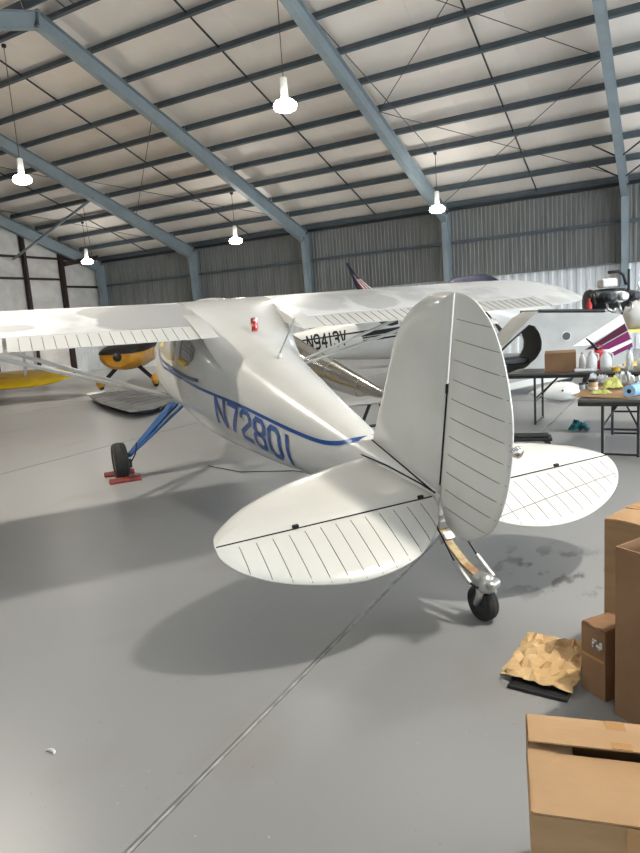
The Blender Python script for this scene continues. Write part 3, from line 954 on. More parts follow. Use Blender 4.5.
# ---- the white airplane in front
BF = Vector((-0.79415, 0.57699, 0.19081)); LF = Vector((-0.59114, -0.80626, -0.02227)); BU = Vector((0.14099, -0.13048, 0.98137))
mw = Matrix(((BF.x, LF.x, BU.x, -.913), (BF.y, LF.y, BU.y, 3.144), (BF.z, LF.z, BU.z, 0), (0, 0, 0, 1)))
sw = [(5.0, .50), (4.8, .365), (4.4, .385), (3.71, .436), (3.01, .472), (2.47, .495), (1.85, .515), (1.5, .54), (1.3, .585), (1.2, .63), (1.14, .655)]
sw2 = [(5.02, .56), (4.85, .43), (4.4, .44), (4.06, .455), (3.7, .485), (3.45, .52)]
main = make_plane('airplane', 'white airplane with blue registration N72801 on its side, parked in front', mw, 1.0,
    dict(paint=M_WHITE, tail=M_TAILW, wingm=M_WING, flapm=M_WHITE, trim_tab=True,
         text=[('N72801', 1, (3.10, .215), (-1, .0), .24, M_BLUE, .185, 1.08), ('N72801', -1, (1.85, .205), (1, .0), .245, M_BLUE, .15, 1.08)],
         stripes=[(sw, .028, 1, M_BLUE), (sw2, .034, 1, M_BLUE), (sw, .028, -1, M_BLUE), (sw2, .034, -1, M_BLUE)]))
# antennas on the fuselage spine
G().path([(2.66, .0, .85), (2.665, 0, .90)], [.03, .012], 8).obj('antenna_base', M_WHITE, main, smooth=True)
G().path([(2.665, 0, .89), (2.33, 0, 1.245)], [.008, .004], 6).obj('whip_antenna', M_STEEL, main)
def on_main(x, y, z): return mw @ Vector((x, y, z))

# soda can standing on the spine
can_mw = mw @ Matrix.Translation((3.21, .02, .985))
can = thing('soda_can', 'small red and white drinks can standing on top of the white fuselage', 'can', mw=can_mw)
G().lathe([(.026, 0), (.033, .008), (.033, .108), (.027, .12)], n=18).obj('can_body', M_CANRED, can, smooth=True, sharp=40)
G().lathe([(.027, .12), (.027, .124), (.024, .121)], n=18).obj('can_lid', M_STEEL, can)
G().box((.006, 0, .125), (.02, .01, .002)).obj('pull_tab', M_STEEL, can)

# ---- airplane with N9413V
def plane_mw(ox, oy, oz, head, pitch, sc=1.0):
    a = math.radians(head); t = math.radians(pitch)
    fw = Vector((math.cos(a), math.sin(a), 0)); lf = Vector((-fw.y, fw.x, 0))
    bf = fw * math.cos(t) + Vector((0, 0, math.sin(t))); bu = bf.cross(lf)
    return Matrix(((bf.x * sc, lf.x * sc, bu.x * sc, ox), (bf.y * sc, lf.y * sc, bu.y * sc, oy), (bf.z * sc, lf.z * sc, bu.z * sc, oz), (0, 0, 0, 1)))
ln = lambda z: [(1.3, z + .0), (2.0, z), (2.8, z), (3.6, z)]
make_plane('airplane', 'white airplane with black stripes and black registration N9413V, behind the wing', plane_mw(-9.30, 12.35, .52, 29.5, 5.0), 1.0,
    dict(paint=M_WHITE, tailwheel=False, gearm=M_WHITE, doorglass=M_GLASS, prop=True, dih_r=1.0,
         text=[('N9413V', -1, (1.95, .30), (1, 0), .31, M_BLACK, .19, .60)],
         stripes=[([(1.0, .56), (1.5, .545), (1.9, .535), (2.4, .53), (3.0, .53), (3.55, .53)], .035, -1, M_BLACK), ([(3.2, .46), (3.4, .46), (3.7, .46), (4.2, .46), (4.9, .46)], .10, -1, M_BLACK),
                  ([(1.0, .42), (1.4, .42), (1.85, .42)], .05, -1, M_BLACK), ([(3.22, .38), (3.5, .38), (4.2, .38), (4.9, .38)], .03, -1, M_BLACK), ([(3.22, .31), (3.5, .31), (4.2, .31), (4.9, .31)], .04, -1, M_BLACK)]))

# ================================================================== LAMPS
def lamp(x, y, z, label, seen=True):
    top = roof_z(y) - .28
    t = thing('hanging_lamp', label, 'lamp', (x, y, z), group='high-bay lamps hanging from the roof')
    G().lathe([(.06, .10), (.18, .06), (.235, .0), (.24, -.03), (.22, -.09), (.14, -.13), (.02, -.14)], n=24).obj('lens', M_LENS, t, smooth=True)
    G().lathe([(.03, .52), (.075, .50), (.08, .12), (.10, .10), (.03, .09)], n=16).obj('ballast_housing', M_LAMPW, t, smooth=True, sharp=40)
    G().tube((0, 0, .5), (0, 0, top - z), .010, n=6).obj('cord', M_CABLE, t)
    G().box((0, 0, top - z), (.08, .08, .08)).obj('hook_box', M_DARK, t)
    ld = bpy.data.lights.new('lamp_light', 'SPOT')
    ld.spot_size = math.radians(150); ld.spot_blend = 1.0
    ld.energy = LAMP_W; ld.color = LAMP_COL; ld.shadow_soft_size = .12
    lo = bpy.data.objects.new('lamp_light', ld); COL.objects.link(lo)
    lo.parent = t; lo.location = (0, 0, -.29)
    return t
lamp(-7.03, 12.0, 6.02, 'hanging high-bay lamp, topmost and largest of the lit lamps in view')
lamp(-15.28, 12.0, 5.92, 'hanging high-bay lamp at the far left edge, above the left wing')
lamp(-6.60, 20.2, 4.86, 'hanging high-bay lamp in front of the third blue column from the left end')
lamp(-14.39, 20.2, 4.83, 'hanging high-bay lamp just left of the column near the middle of the grey wall')
lamp(-22.28, 20.2, 4.90, 'hanging high-bay lamp by the dark posts of the left end wall')
for x, y, z, w in ((.9, 12.0, 6.0, 'over the engine stand'), (1.25, 20.2, 4.86, 'by the grey wall right of the engine'), (9.0, 12.0, 6.0, 'by the right end wall under the ridge'),
                   (1.3, 3.2, 4.9, 'above the tall cartons'), (-6.6, 3.6, 4.9, 'above the left wing of the white airplane'), (-14.4, 3.4, 4.9, 'above the doorway left of the camera'), (9.0, 3.4, 4.9, 'by the doorway at the right end')):
    lamp(x, y, z, 'hanging high-bay lamp outside the picture, ' + w)

# ================================================================== FOREGROUND CARTONS
def wall_box(g, x0, x1, y0, y1, z0, z1):
    return g.box(((x0 + x1) / 2, (y0 + y1) / 2, (z0 + z1) / 2), (x1 - x0, y1 - y0, z1 - z0))
def carton(label, loc, rz, w, d, h, flaps, m=M_CARD, t=.006):
    r = thing('cardboard_box', label, 'box', loc, rz, 'cardboard boxes stacked in the right foreground')
    g = G()
    wall_box(g, 0, w, 0, d, 0, t); wall_box(g, 0, w, 0, t, t, h); wall_box(g, 0, w, d - t, d, t, h)
    wall_box(g, 0, t, t, d - t, t, h); wall_box(g, w - t, w, t, d - t, t, h)
    g.obj('carton_body', m, r)
    for side, ang, frac in flaps:                      # ang 0 upright, 90 folded shut, negative folded outwards
        a = math.radians(ang); tt = .004
        L = d / 2 * frac if side in 'FB' else w / 2 * frac
        g = G()
        W = (w if side in 'FB' else d) - .008
        prof = []
        n = 6
        for k in range(n + 1):
            q = k / n * L
            bow = .004 * math.sin(math.pi * k / n)
            prof.append((q * math.sin(a) + bow * math.cos(a), h + .002 + q * math.cos(a) + bow * math.sin(a)))
        P = []
        for s_, u0 in ((0, .004), (1, .004 + W)):
            pass
        V = []; F = []
        for (pp, zz) in prof:
            for uu in (.004, .004 + W):
                for k in (0, 1):
                    dz, dp = (tt * math.sin(a), -tt * math.cos(a)) if k else (0, 0)
                    p_, z_ = pp + dp, zz + dz
                    V.append({'F': (uu, p_, z_), 'B': (uu, d - p_, z_), 'L': (p_, uu, z_), 'R': (w - p_, uu, z_)}[side])
        for k in range(n):
            b = 4 * k
            F += [(b, b + 2, b + 6, b + 4), (b + 1, b + 5, b + 7, b + 3), (b, b + 4, b + 5, b + 1), (b + 2, b + 3, b + 7, b + 6)]
        F += [(0, 1, 3, 2), (4 * n, 4 * n + 2, 4 * n + 3, 4 * n + 1)]
        g.add(V, F).obj('flap', m, r)
    return r
R_ = math.radians
A = carton('large kraft box nearest the camera, its two long top flaps not quite meeting', (-.277, 1.367, .30), R_(13), .46, .385, .15, [('L', 95, .5), ('R', 95, .5), ('F', 91, 1.18), ('B', 82, .80)])
G().box((.23, -.001, .09), (.05, .002, .12)).obj('tape', M_TAPE, A)
G().bar((.235, .380, .160), (.235, .235, .178), .05, .002).obj('tape', M_TAPE, A)
carton('kraft box lying under the nearest box, only its corner showing', (-.225, 1.375, 0), R_(13), .50, .42, .285, [('L', 90, .8), ('R', 90, .8), ('F', 90, 1.0), ('B', 90, 1.0)])
T1 = carton('tall closed kraft box at the right edge, the rearmost of the two tall ones', (-.256, 2.905, 0), R_(-22), .50, .42, .69, [('L', 90, .6), ('R', 90, .6), ('F', 90, 1.0), ('B', 90, 1.0)], M_CARD)
G().box((.25, .21, .70), (.495, .05, .003)).obj('tape', M_TAPE, T1)
T2 = carton('tall brown box with an open top and a white shipping label on its side', (-.186, 2.552, 0), R_(-30), .40, .22, .70, [('R', -100, .5)], M_CARDD)
G().box((-.002, .10, .50), (.003, .12, .30)).obj('shipping_label', M_LABELW, T2)
S1 = carton('small brown box with a white barcode label, wedged between crumpled paper and tall boxes', (-.326, 2.700, 0), R_(-38), .125, .19, .30, [('L', 90, .9), ('R', 90, .9), ('F', 90, 1.0), ('B', 90, 1.0)], M_CARDD)
G().box((.085, -.002, .235), (.05, .003, .035)).obj('barcode_label', M_LABELW, S1)
G().box((.06, -.0015, .17), (.12, .003, .012)).obj('tape', M_TAPE, S1)

# crumpled packing paper on the floor
rng = np.random.default_rng(4)
def crumple(nx, ny, sx, sy, hmax, seed, edge=.1, lift=.015):
    r_ = np.random.default_rng(seed)
    n = max(7, min(nx, 13))
    jit = r_.uniform(-.38, .38, (n + 1, n + 1, 2)); hz = r_.uniform(0, 1, (n + 1, n + 1)) ** 1.4
    ax = r_.uniform(0, 6.28, 4)
    g = G(); V = []
    for i in range(n + 1):
        for j in range(n + 1):
            u, v = i / n, j / n
            rim = min(u, 1 - u, v, 1 - v)
            wob = edge * (math.sin(7 * u + seed) * .5 + math.sin(11 * v + 2 * seed) * .5)
            x = (u - .5 + jit[i, j, 0] / n + wob * (v - .5)) * sx
            y = (v - .5 + jit[i, j, 1] / n + wob * (u - .5)) * sy
            dome = .55 + .45 * math.sin(3.0 * u + ax[0]) * math.sin(2.6 * v + ax[1])
            V.append((x, y, lift + hmax * (.55 * hz[i, j] + .45 * dome) * min(1.0, .22 + rim * 4)))
    F = []
    for i in range(n):
        for j in range(n):
            a = i * (n + 1) + j; b = a + n + 1
            F += [(a, b, b + 1), (a, b + 1, a + 1)] if (i + j) % 2 else [(a, b, a + 1), (b, b + 1, a + 1)]
    return g.add(V, F)
kp = crumple(40, 40, .30, .42, .075, 3, lift=.02).obj('crumpled_paper', M_KRAFT, None, solid=.002)
kp.location = (-.485, 2.83, 0); kp.rotation_euler = (0, 0, R_(-4))
tag(kp, 'sheet of crumpled tan packing paper on the floor beside the small box', 'paper')
underlay = thing('shadow_underlay', 'thin black tray standing in for shadow on the floor under the crumpled packing paper', 'underlay', (-.475, 2.76, 0), R_(-4))  # black sheet put in for the dark shadow beneath the paper
wall_box(G(), -.12, .12, -.19, .2, .001, .008).obj('shadow_base', M_BLACKPL, underlay)
for a, b in (((-.12, -.19), (.12, -.19)), ((.12, -.19), (.12, .2)), ((.12, .2), (-.12, .2)), ((-.12, .2), (-.12, -.19))):
    G().bar((a[0], a[1], .008), (b[0], b[1], .008), .008, .014).obj('rim', M_BLACKPL, underlay)
# white sliver on the floor
g = G()
pts = [(.028 * math.cos(t), .018 * math.sin(t), .006) for t in np.linspace(.2, 2.7, 9)]
g.path(pts, [.002, .004, .006, .007, .007, .007, .006, .004, .002], 8)
ch = g.obj('plastic_sliver', M_PAPER, None, smooth=True); ch.location = (-2.155, 1.445, .0)
tag(ch, 'small curved white sliver of plastic lying alone on the grey floor', 'scrap')

# ================================================================== WHEEL CHOCKS
for k, (x, y) in enumerate(((-5.735, 5.285), (-5.39, 5.04))):
    c = thing('wheel_chock', ('red wooden wheel chock ahead of the left main tyre', 'red wooden wheel chock behind the left main tyre')[k], 'chock', (x, y, 0), R_(-36), 'red chocks at the main wheel')
    G().prism([(-.05, 0), (.05, 0), (.05, .02), (0, .055), (-.05, .02)], lambda a, b, t: (t * 1.0, a, b) if False else (a, t, b), -.17, .17).obj('wedge', M_REDWOOD, c)

# ================================================================== TABLES
def table(label, x0, x1, y0, y1, z, frames, axis):
    r = thing('folding_table', label, 'table', ((x0 + x1) / 2, (y0 + y1) / 2, 0))
    w, d = x1 - x0, y1 - y0
    G().box((0, 0, z - .012), (w, d, .024)).obj('tabletop', M_TABLE, r, bevel=.004)
    for sx, sy, ww, dd in ((0, -1, w, .02), (0, 1, w, .02), (-1, 0, .02, d), (1, 0, .02, d)):
        G().box((sx * (w / 2 - .012), sy * (d / 2 - .012), z - .045), (ww - (.0 if sy else .05), dd - (.05 if sx else 0), .042)).obj('apron_rail', M_TABLEEDGE, r)
    for (ax, ay, bx, by, ix, iy) in frames:            # two feet and the inward direction of the brace
        for px, py in ((ax, ay), (bx, by)):
            G().tube((px, py, .0), (px, py, z - .03), .016, n=10).obj('leg', M_BLACK, r)
        G().tube((ax, ay, .33 * z / .72), (bx, by, .33 * z / .72), .012, n=8).obj('crossbar', M_BLACK, r)
        G().tube((ax, ay, .02), (bx, by, .02), .012, n=8).obj('foot_bar', M_BLACK, r)
        mx, my = (ax + bx) / 2, (ay + by) / 2
        for px, py in ((ax, ay), (bx, by)):
            G().tube((px, py, .36 * z / .72), (mx + ix * .3, my + iy * .3, z - .05), .010, n=8).obj('brace', M_BLACK, r)
    return r
table('long folding table in the rear, with a cardboard box and jugs on it', -2.05, .40, 9.02, 9.78, .72,
      [(-.86, .28, -.86, -.30, 1, 0), (.98, .28, .98, -.30, -1, 0)], 'x')
table('nearer folding table by the right edge, covered with cardboard and plastic', -.88, -.14, 7.06, 8.72, .63,
      [(-.15, -.62, .19, -.62, 0, 1), (-.15, .60, .19, .60, 0, -1)], 'y')
# things on the rear table (top z .72)
bx = thing('cardboard_box', 'brown cardboard box with an open flap on the rear table', 'box', (-1.56, 9.14, .721), R_(8))
g = G(); w, d, h = .40, .30, .25
wall_box(g, 0, w, 0, d, 0, .005); wall_box(g, 0, w, 0, .005, .005, h); wall_box(g, 0, w, d - .005, d, .005, h); wall_box(g, 0, .005, .005, d - .005, .005, h); wall_box(g, w - .005, w, .005, d - .005, .005, h)
g.obj('carton_body', M_CARDD, bx)
for a, b in (((0, .0), (-.0, .15)), ((0, .3), (0, .17))):
    G().bar((w / 2, a[1], h + .004), (w / 2, b[1], h + .03), w - .01, .004).obj('flap', M_CARDD, bx)
def jug(x, y, z, label, m, capm, h=.24, r=.06, kind='jug'):
    t = thing(kind, label, kind.replace('_', ' '), (x, y, z), group='containers on the rear table')
    G().lathe([(r * .9, 0), (r, .01), (r, h * .6), (r * .8, h * .75), (r * .35, h * .88), (r * .33, h * .95)], n=18).obj('body', m, t, smooth=True, sharp=45)
    G().lathe([(r * .38, h * .94), (r * .38, h), (r * .3, h * 1.01)], n=14).obj('cap', capm, t)
    if kind == 'jug':
        G().path([(r * .3, 0, h * .9), (r * 1.15, 0, h * .82), (r * 1.2, 0, h * .6), (r * .95, 0, h * .5)], .011, 8).obj('handle', m, t, smooth=True)
    return t
jug(-.97, 9.20, .72, 'left one of the two milky white plastic jugs on the rear table', M_JUG, M_PAPER, .27, .07)
jug(-.80, 9.24, .72, 'right one of the two milky white plastic jugs, beside the yellow tape roll', M_JUG, M_PAPER, .26, .07)
jug(-.52, 9.22, .72, 'white bottle with a tall blue cap on the rear table', M_JUG, M_BLUECAP, .28, .045, 'bottle')
jug(-.36, 9.16, .72, 'short white tub nearest the right end of the rear table', M_JUG, M_STEEL, .16, .055, 'bottle')
jug(-.24, 9.30, .72, 'white round bottle at the right picture edge on the rear table', M_JUG, M_JUG, .18, .06, 'bottle')
jug(-.40, 9.38, .72, 'small silver-lidded bottle behind the short white tub', M_JUG, M_STEEL, .17, .04, 'bottle')
jug(-1.10, 9.30, .72, 'white spray bottle standing right beside the brown cardboard box', M_JUG, M_RED, .24, .04, 'bottle')
bk = thing('fuel_can', 'dark red metal can with a black spout on the rear table', 'can', (-.93, 9.52, .721))
G().lathe([(.11, 0), (.115, .01), (.115, .20), (.10, .235), (.04, .26)], n=20).obj('body', M_RED, bk, smooth=True, sharp=40)
G().path([(0, 0, .25), (-.05, -.02, .33), (-.14, -.05, .42)], [.025, .018, .010], 8).obj('spout', M_BLACK, bk, smooth=True)
G().path([(.05, 0, .255), (.06, 0, .31), (-.02, 0, .32)], .008, 6).obj('handle', M_RED, bk)
tp = G().lathe([(.032, 0), (.055, 0), (.055, .05), (.032, .05), (.032, 0)], n=20).obj('tape_roll', M_YELLOW, None); tp.location = (-.67, 9.14, .7205)
tag(tp, 'yellow roll of tape lying flat between the jugs and the bottles', 'tape')
rg = crumple(14, 14, .26, .18, .07, 9, lift=.006).obj('shop_rag', M_PAPER, None, solid=.003); rg.location = (-.62, 9.42, .722); tag(rg, 'crumpled white shop rag behind the yellow tape roll', 'rag')
sc = thing('caulking_tube', 'white tube lying across the front of the rear table', 'tube', (-1.05, 9.09, .745), R_(12))
G().lathe([(.022, -.12), (.024, -.11), (.024, .10), (.01, .11)], axis='x', n=14).obj('barrel', M_JUG, sc, smooth=True, sharp=40)
G().lathe([(.008, .11), (.003, .19)], axis='x', n=10).obj('nozzle', M_JUG, sc)
# things on the nearer table (top z .63)
cs = G().prism([(-.98, 7.3), (-.40, 7.12), (-.16, 7.5), (-.2, 8.3), (-.8, 8.35)], lambda a, b, t: (a, b, t + max(0, (-.86 - a)) * .05), .632, .638).obj('cardboard_sheet', M_CARD, None)
tag(cs, 'flat sheet of tan cardboard covering most of the nearer table', 'cardboard')
rl = thing('paper_towel_roll', 'roll of blue paper towel lying on the nearer table', 'paper roll', (-.36, 7.30, .703), R_(70))
G().lathe([(.022, -.13), (.062, -.13), (.062, .13), (.022, .13)], axis='x', n=24).obj('paper', M_BLUEPAPER, rl, smooth=True, sharp=40)
G().lathe([(.0225, -.131), (.019, -.131), (.019, .131), (.0225, .131)], axis='x', n=18).obj('core', M_BLACK, rl)
jr = thing('jar', 'amber jar with a dark lid amid the plastic bags', 'jar', (-.80, 7.72, .639))
G().lathe([(.045, 0), (.05, .008), (.05, .10), (.044, .11)], n=18).obj('glass', M_JAR, jr, smooth=True, sharp=40)
G().lathe([(.052, .105), (.052, .13), (.04, .133)], n=18).obj('lid', M_BLACKPL, jr)
G().lathe([(.0505, .02), (.0512, .02), (.0512, .05), (.0505, .05)], n=18).obj('paper_label', M_PAPER, jr)
for k, (x, y, sx, sy, hh, sd, lb) in enumerate(((-.80, 8.36, .26, .26, .20, 11, 'crumpled clear plastic bag at the left back corner of the nearer table'),
                                               (-.53, 8.25, .24, .34, .22, 12, 'crumpled clear plastic bag in the middle back of the nearer table'),
                                               (-.26, 8.12, .24, .4, .2, 13, 'crumpled clear plastic bag at the right back of the nearer table'))):
    b = crumple(22, 22, sx, sy, hh, sd, lift=.004).obj('plastic_bag', M_FILM, None, solid=.001); b.location = (x, y, .64)
    tag(b, lb, 'bag', 'plastic bags on the nearer table')
for k, (x, y, lb) in enumerate(((-.70, 7.50, 'lime yellow paper slip lying near the front of the cardboard sheet'), (-.62, 7.90, 'crumpled lime yellow paper between the jar and the bags'))):
    b = crumple(12, 12, .2, .14, .05 if k == 0 else .16, 20 + k, lift=.003).obj('lime_paper', M_LIME, None, solid=.001); b.location = (x, y, .64); b.rotation_euler.z = .4
    tag(b, lb, 'paper')
for k, (x, y) in enumerate(((-.93, 7.86), (-.86, 7.90))):
    b = thing('small_pot', 'small grey pot beside the amber jar, the %s of two' % ('left' if k == 0 else 'right'), 'pot', (x, y, .64))
    G().lathe([(.03, 0), (.035, .005), (.035, .06), (.03, .065)], n=14).obj('body', M_STEEL, b, smooth=True, sharp=40)
    G().lathe([(.037, .06), (.037, .075), (.02, .078)], n=14).obj('lid', M_DARK, b)

# floor bits in the middle distance
tc_ = crumple(20, 20, .24, .2, .16, 31, lift=.004).obj('crumpled_cloth', M_TEAL, None, solid=.002); tc_.location = (-1.07, 8.72, .002); tag(tc_, 'crumpled teal cloth on the floor between the two tables', 'cloth')
dl = thing('low_dolly', 'low black mechanic dolly on the floor behind the rudder', 'dolly', (-1.50, 7.72, 0), R_(12))
G().box((0, 0, .085), (.50, .26, .035)).obj('deck', M_BLACKPL, dl, bevel=.01)
G().box((.02, 0, .115), (.40, .2, .03)).obj('pad', M_BLACK, dl, bevel=.01)
for sx in (-1, 1):
    for sy in (-1, 1):
        G().lathe([(.01, -.015), (.033, -.013), (.033, .013), (.01, .015)], (sx * .2, sy * .09, .0335), 'y', 14).obj('caster', M_DARK, dl)
G().path([(-3.9, 7.6, .006), (-4.6, 6.5, .006), (-5.2, 5.5, .006)], .006, 6)
cd_ = G().path([(-.10, 6.2, .008), (-.16, 6.7, .008), (-.02, 7.0, .008), (.1, 7.6, .008), (.45, 7.9, .008)], .006, 6).obj('power_cord', M_BLACK, None); tag(cd_, 'thin black power cord on the floor in front of the nearer table', 'cord')
cd2 = G().path([(-4.9, 5.9, .007), (-4.3, 5.72, .007), (-3.7, 5.9, .007), (-3.0, 5.75, .007), (-2.5, 5.95, .007)], .005, 6).obj('air_hose', M_DARK, None); tag(cd2, 'thin dark hose on the floor under the white fuselage', 'hose')

# ================================================================== GREY PROJECT AIRPLANE, NOSE TO THE RIGHT
ga = thing('airplane_fuselage', 'grey primed airplane with plum stripes and a bare engine, behind the rear table', 'airplane', (-2.78, 12.08, 0), math.atan2(.522, .853))
OUT = [(-1.9, .12), (-1.9, .42), (-.6, .72), (0, .95), (.50, 1.42), (.685, 1.52), (1.3, 1.48), (1.88, 1.43), (2.22, 1.36), (2.44, .84), (2.44, .58), (2.2, .42), (1.05, .23), (0, .10)]
HOLE = [(-.45, .38), (-.45, .52), (.02, .95), (.47, 1.30), (.58, 1.26), (.67, 1.13), (.715, .96), (.70, .82), (.62, .68), (.42, .52), (.1, .38)]
def holed(out, hole, y, t):
    bm = bmesh.new()
    def loop(ps):
        vs_ = [bm.verts.new((a, y, b)) for a, b in ps]
        return [bm.edges.new((vs_[i], vs_[(i + 1) % len(vs_)])) for i in range(len(vs_))]
    ed = loop(out) + loop(hole)
    bmesh.ops.triangle_fill(bm, edges=ed, use_beauty=True)
    me = bpy.data.meshes.new('side_skin'); bm.to_mesh(me); bm.free()
    return me
for y in (0.0, .92):
    o = link('side_skin', holed(OUT, HOLE, y, .03), M_PRIMER, ga, solid=.03)
g = G()
for i in range(len(OUT)):
    a, b = OUT[i], OUT[(i + 1) % len(OUT)]
    if i in (5, 6): continue                           # open cockpit top
    g.add([(a[0], 0, a[1]), (b[0], 0, b[1]), (b[0], .92, b[1]), (a[0], .92, a[1])], [(0, 1, 2, 3)])
g.obj('outer_skin', M_PRIMER, ga, solid=.02)
for (a, b) in (((.66, 1.53), (1.9, 1.45)),):
    for y in (-.0, .92):
        G().tube((a[0], y, a[1]), (b[0], y, b[1]), .035, n=8).obj('cockpit_rim', M_BLACK, ga)
G().box((1.2, .46, 1.32), (1.1, .84, .05)).obj('cockpit_floor_frame', M_BLACK, ga)
strip = lambda ps, m, nm, off: G().prism(ps, lambda a, b, t: (a, t, b), -.016 - off, -.012).obj(nm, m, ga)
strip([(1.28, .84), (2.22, 1.36), (2.27, 1.20), (1.58, .84)], M_WHITE, 'paint_band', .006)
strip([(1.52, .76), (2.275, 1.19), (2.33, 1.06), (1.74, .78)], M_PURPLE, 'paint_band', .008)
strip([(1.72, .745), (2.335, 1.04), (2.39, .90), (1.97, .74)], M_MAGENTA, 'paint_band', .006)
strip([(1.6, .70), (1.72, .74), (1.97, .735), (2.4, .885), (2.42, .84), (2.0, .66)], M_WHITE, 'paint_band', .004)
strip([(1.98, .655), (2.42, .83), (2.43, .75), (2.04, .60)], M_MAGENTA, 'paint_band', .006)
strip([(0, .11), (1.05, .24), (1.5, .32), (1.45, .40), (.6, .31), (-.2, .20)], M_WHITE, 'paint_band', .004)
G().lathe([(.075, -.03), (.075, -.012), (.06, -.012)], (1.17, 0, 1.04), 'y', 20).obj('inspection_port', M_BLACK, ga)
G().lathe([(.085, -.022), (.085, -.014), (.07, -.014)], (1.17, 0, 1.04), 'y', 20).obj('port_ring', M_STEEL, ga)
# items inside the opening
G().box((.30, .45, .62), (.5, .5, .12)).obj('seat_pan', M_DARK, ga, bevel=.03)
G().bar((.05, .45, .7), (-.15, .45, 1.1), .45, .08).obj('seat_back', M_DARK, ga, bevel=.02)
G().tube((-.5, .03, .45), (.5, .03, 1.33), .025, n=8).obj('cabin_tube', M_DARK, ga)
# engine
eg = G().lathe([(.05, -.42), (.17, -.40), (.19, -.2), (.19, .2), (.16, .36), (.08, .42)], (2.15, .46, 1.78), 'x', 20).obj('engine', M_DARK, ga, smooth=True, sharp=40)
for k in range(3):
    for s in (-1, 1):
        g = G()
        for q in range(7):
            g.lathe([(.075, 0), (.105, .004), (.105, .012), (.075, .016)], (1.92 + k * .23, .46 + s * (.20 + q * .03), 1.80), 'y', 16)
        g.lathe([(.07, 0), (.07, .28), (.085, .28), (.085, .36), (.05, .38)] if s > 0 else [(.05, -.38), (.085, -.36), (.085, -.28), (.07, -.28), (.07, 0)], (1.92 + k * .23, .46 + s * .16, 1.80), 'y', 16)
        g.obj('cylinder', M_STEEL if k == 1 else M_DARK, eg)
        G().path([(1.92 + k * .23, .46 + s * .30, 1.70), (1.94 + k * .23, .46 + s * .32, 1.58), (2.1 + k * .12, .46 + s * .28, 1.52)], .024, 8).obj('exhaust_pipe', M_STEEL, eg, smooth=True)
eg.location = (.10, 0, -.11)
G().box((2.06, .42, 2.07), (.30, .26, .17)).obj('oil_tank', M_LAMPW, eg, bevel=.04)
G().lathe([(.10, -.06), (.22, -.05), (.24, .0), (.22, .05), (.10, .06)], (1.74, .46, 1.74), 'x', 24).obj('accessory_ring', M_BLACK, eg, smooth=True)
for y in (.25, .65):
    G().path([(1.8, y, 1.7), (1.75, y, 1.5), (1.9, y, 1.4)], .022, 8).obj('engine_mount_tube', M_BLACK, eg, smooth=True)
    G().path([(2.3, y, 1.62), (2.25, y, 1.45), (2.1, y, 1.38)], .022, 8).obj('engine_mount_tube', M_BLACK, eg, smooth=True)
G().path([(2.45, .46, 2.02), (2.4, .46, 2.2), (2.3, .46, 2.28), (2.1, .46, 2.27)], .03, 8).obj('intake_pipe', M_BLACK, eg, smooth=True)
G().tube((2.42, .30, 1.6), (2.42, .30, 2.3), .028, n=8).obj('hoist_post', M_BLACK, eg)
G().tube((2.50, .46, 1.78), (2.72, .46, 1.86), .05, n=12).obj('propeller_shaft', M_STEEL, eg)
G().lathe([(.10, -.02), (.13, 0), (.10, .02)], (2.75, .46, 1.87), 'x', 14).obj('propeller_hub', M_STEEL, eg)
for t in range(3):
    a = t * 2.094 + .5
    G().tube((2.75, .46, 1.87), (2.75, .46 + .2 * math.sin(a), 1.87 + .2 * math.cos(a)), .035, .025, n=10).obj('blade_socket', M_STEEL, eg)
for s in (.08, .84):
    G().bar((1.75, s, .30), (1.62, s - .18 if s < .4 else s + .18, .14), .06, .03).obj('gear_leg', M_STEEL, ga)
    G().lathe([(.04, -.05), (.13, -.06), (.17, -.04), (.18, 0), (.17, .04), (.13, .06), (.04, .05)], (1.6, s - .22 if s < .4 else s + .22, .178), 'y', 22).obj('tyre', M_RUBBER, ga, smooth=True)
G().lathe([(.02, -.02), (.055, -.025), (.06, 0), (.055, .025), (.02, .02)], (-1.75, .46, .06), 'y', 16).obj('tail_tyre', M_RUBBER, ga)
G().tube((-1.75, .46, .06), (-1.7, .46, .14), .015).obj('tail_post', M_STEEL, ga)
rc = thing('red_bottle', 'small red bottle standing on the grey airplane near its engine', 'bottle', (-1.42, 13.04, 1.47))
G().lathe([(.05, 0), (.055, .01), (.055, .12), (.02, .17), (.02, .2)], n=14).obj('body', M_RED, rc, smooth=True, sharp=40)
G().lathe([(.024, .195), (.024, .23)], n=12).obj('cap', M_RED, rc)
wf = thing('wheel_fairing', 'white teardrop wheel fairing on the floor beneath the rear table', 'fairing', (-1.80, 11.35, .002), R_(28))
G().loft([[(x, .16 * r * math.cos(t), .17 + .17 * r * math.sin(t)) for t in np.linspace(0, 2 * math.pi, 20, endpoint=False)] for x, r in ((-.42, .06), (-.3, .4), (-.1, .75), (.12, .97), (.3, .9), (.40, .6), (.45, .1))]).obj('shell', M_WHITE, wf, smooth=True)
G().lathe([(.012, -.01), (.02, 0), (.012, .01)], (.1, -.158, .2), 'y', 10).obj('screw', M_DARK, wf)
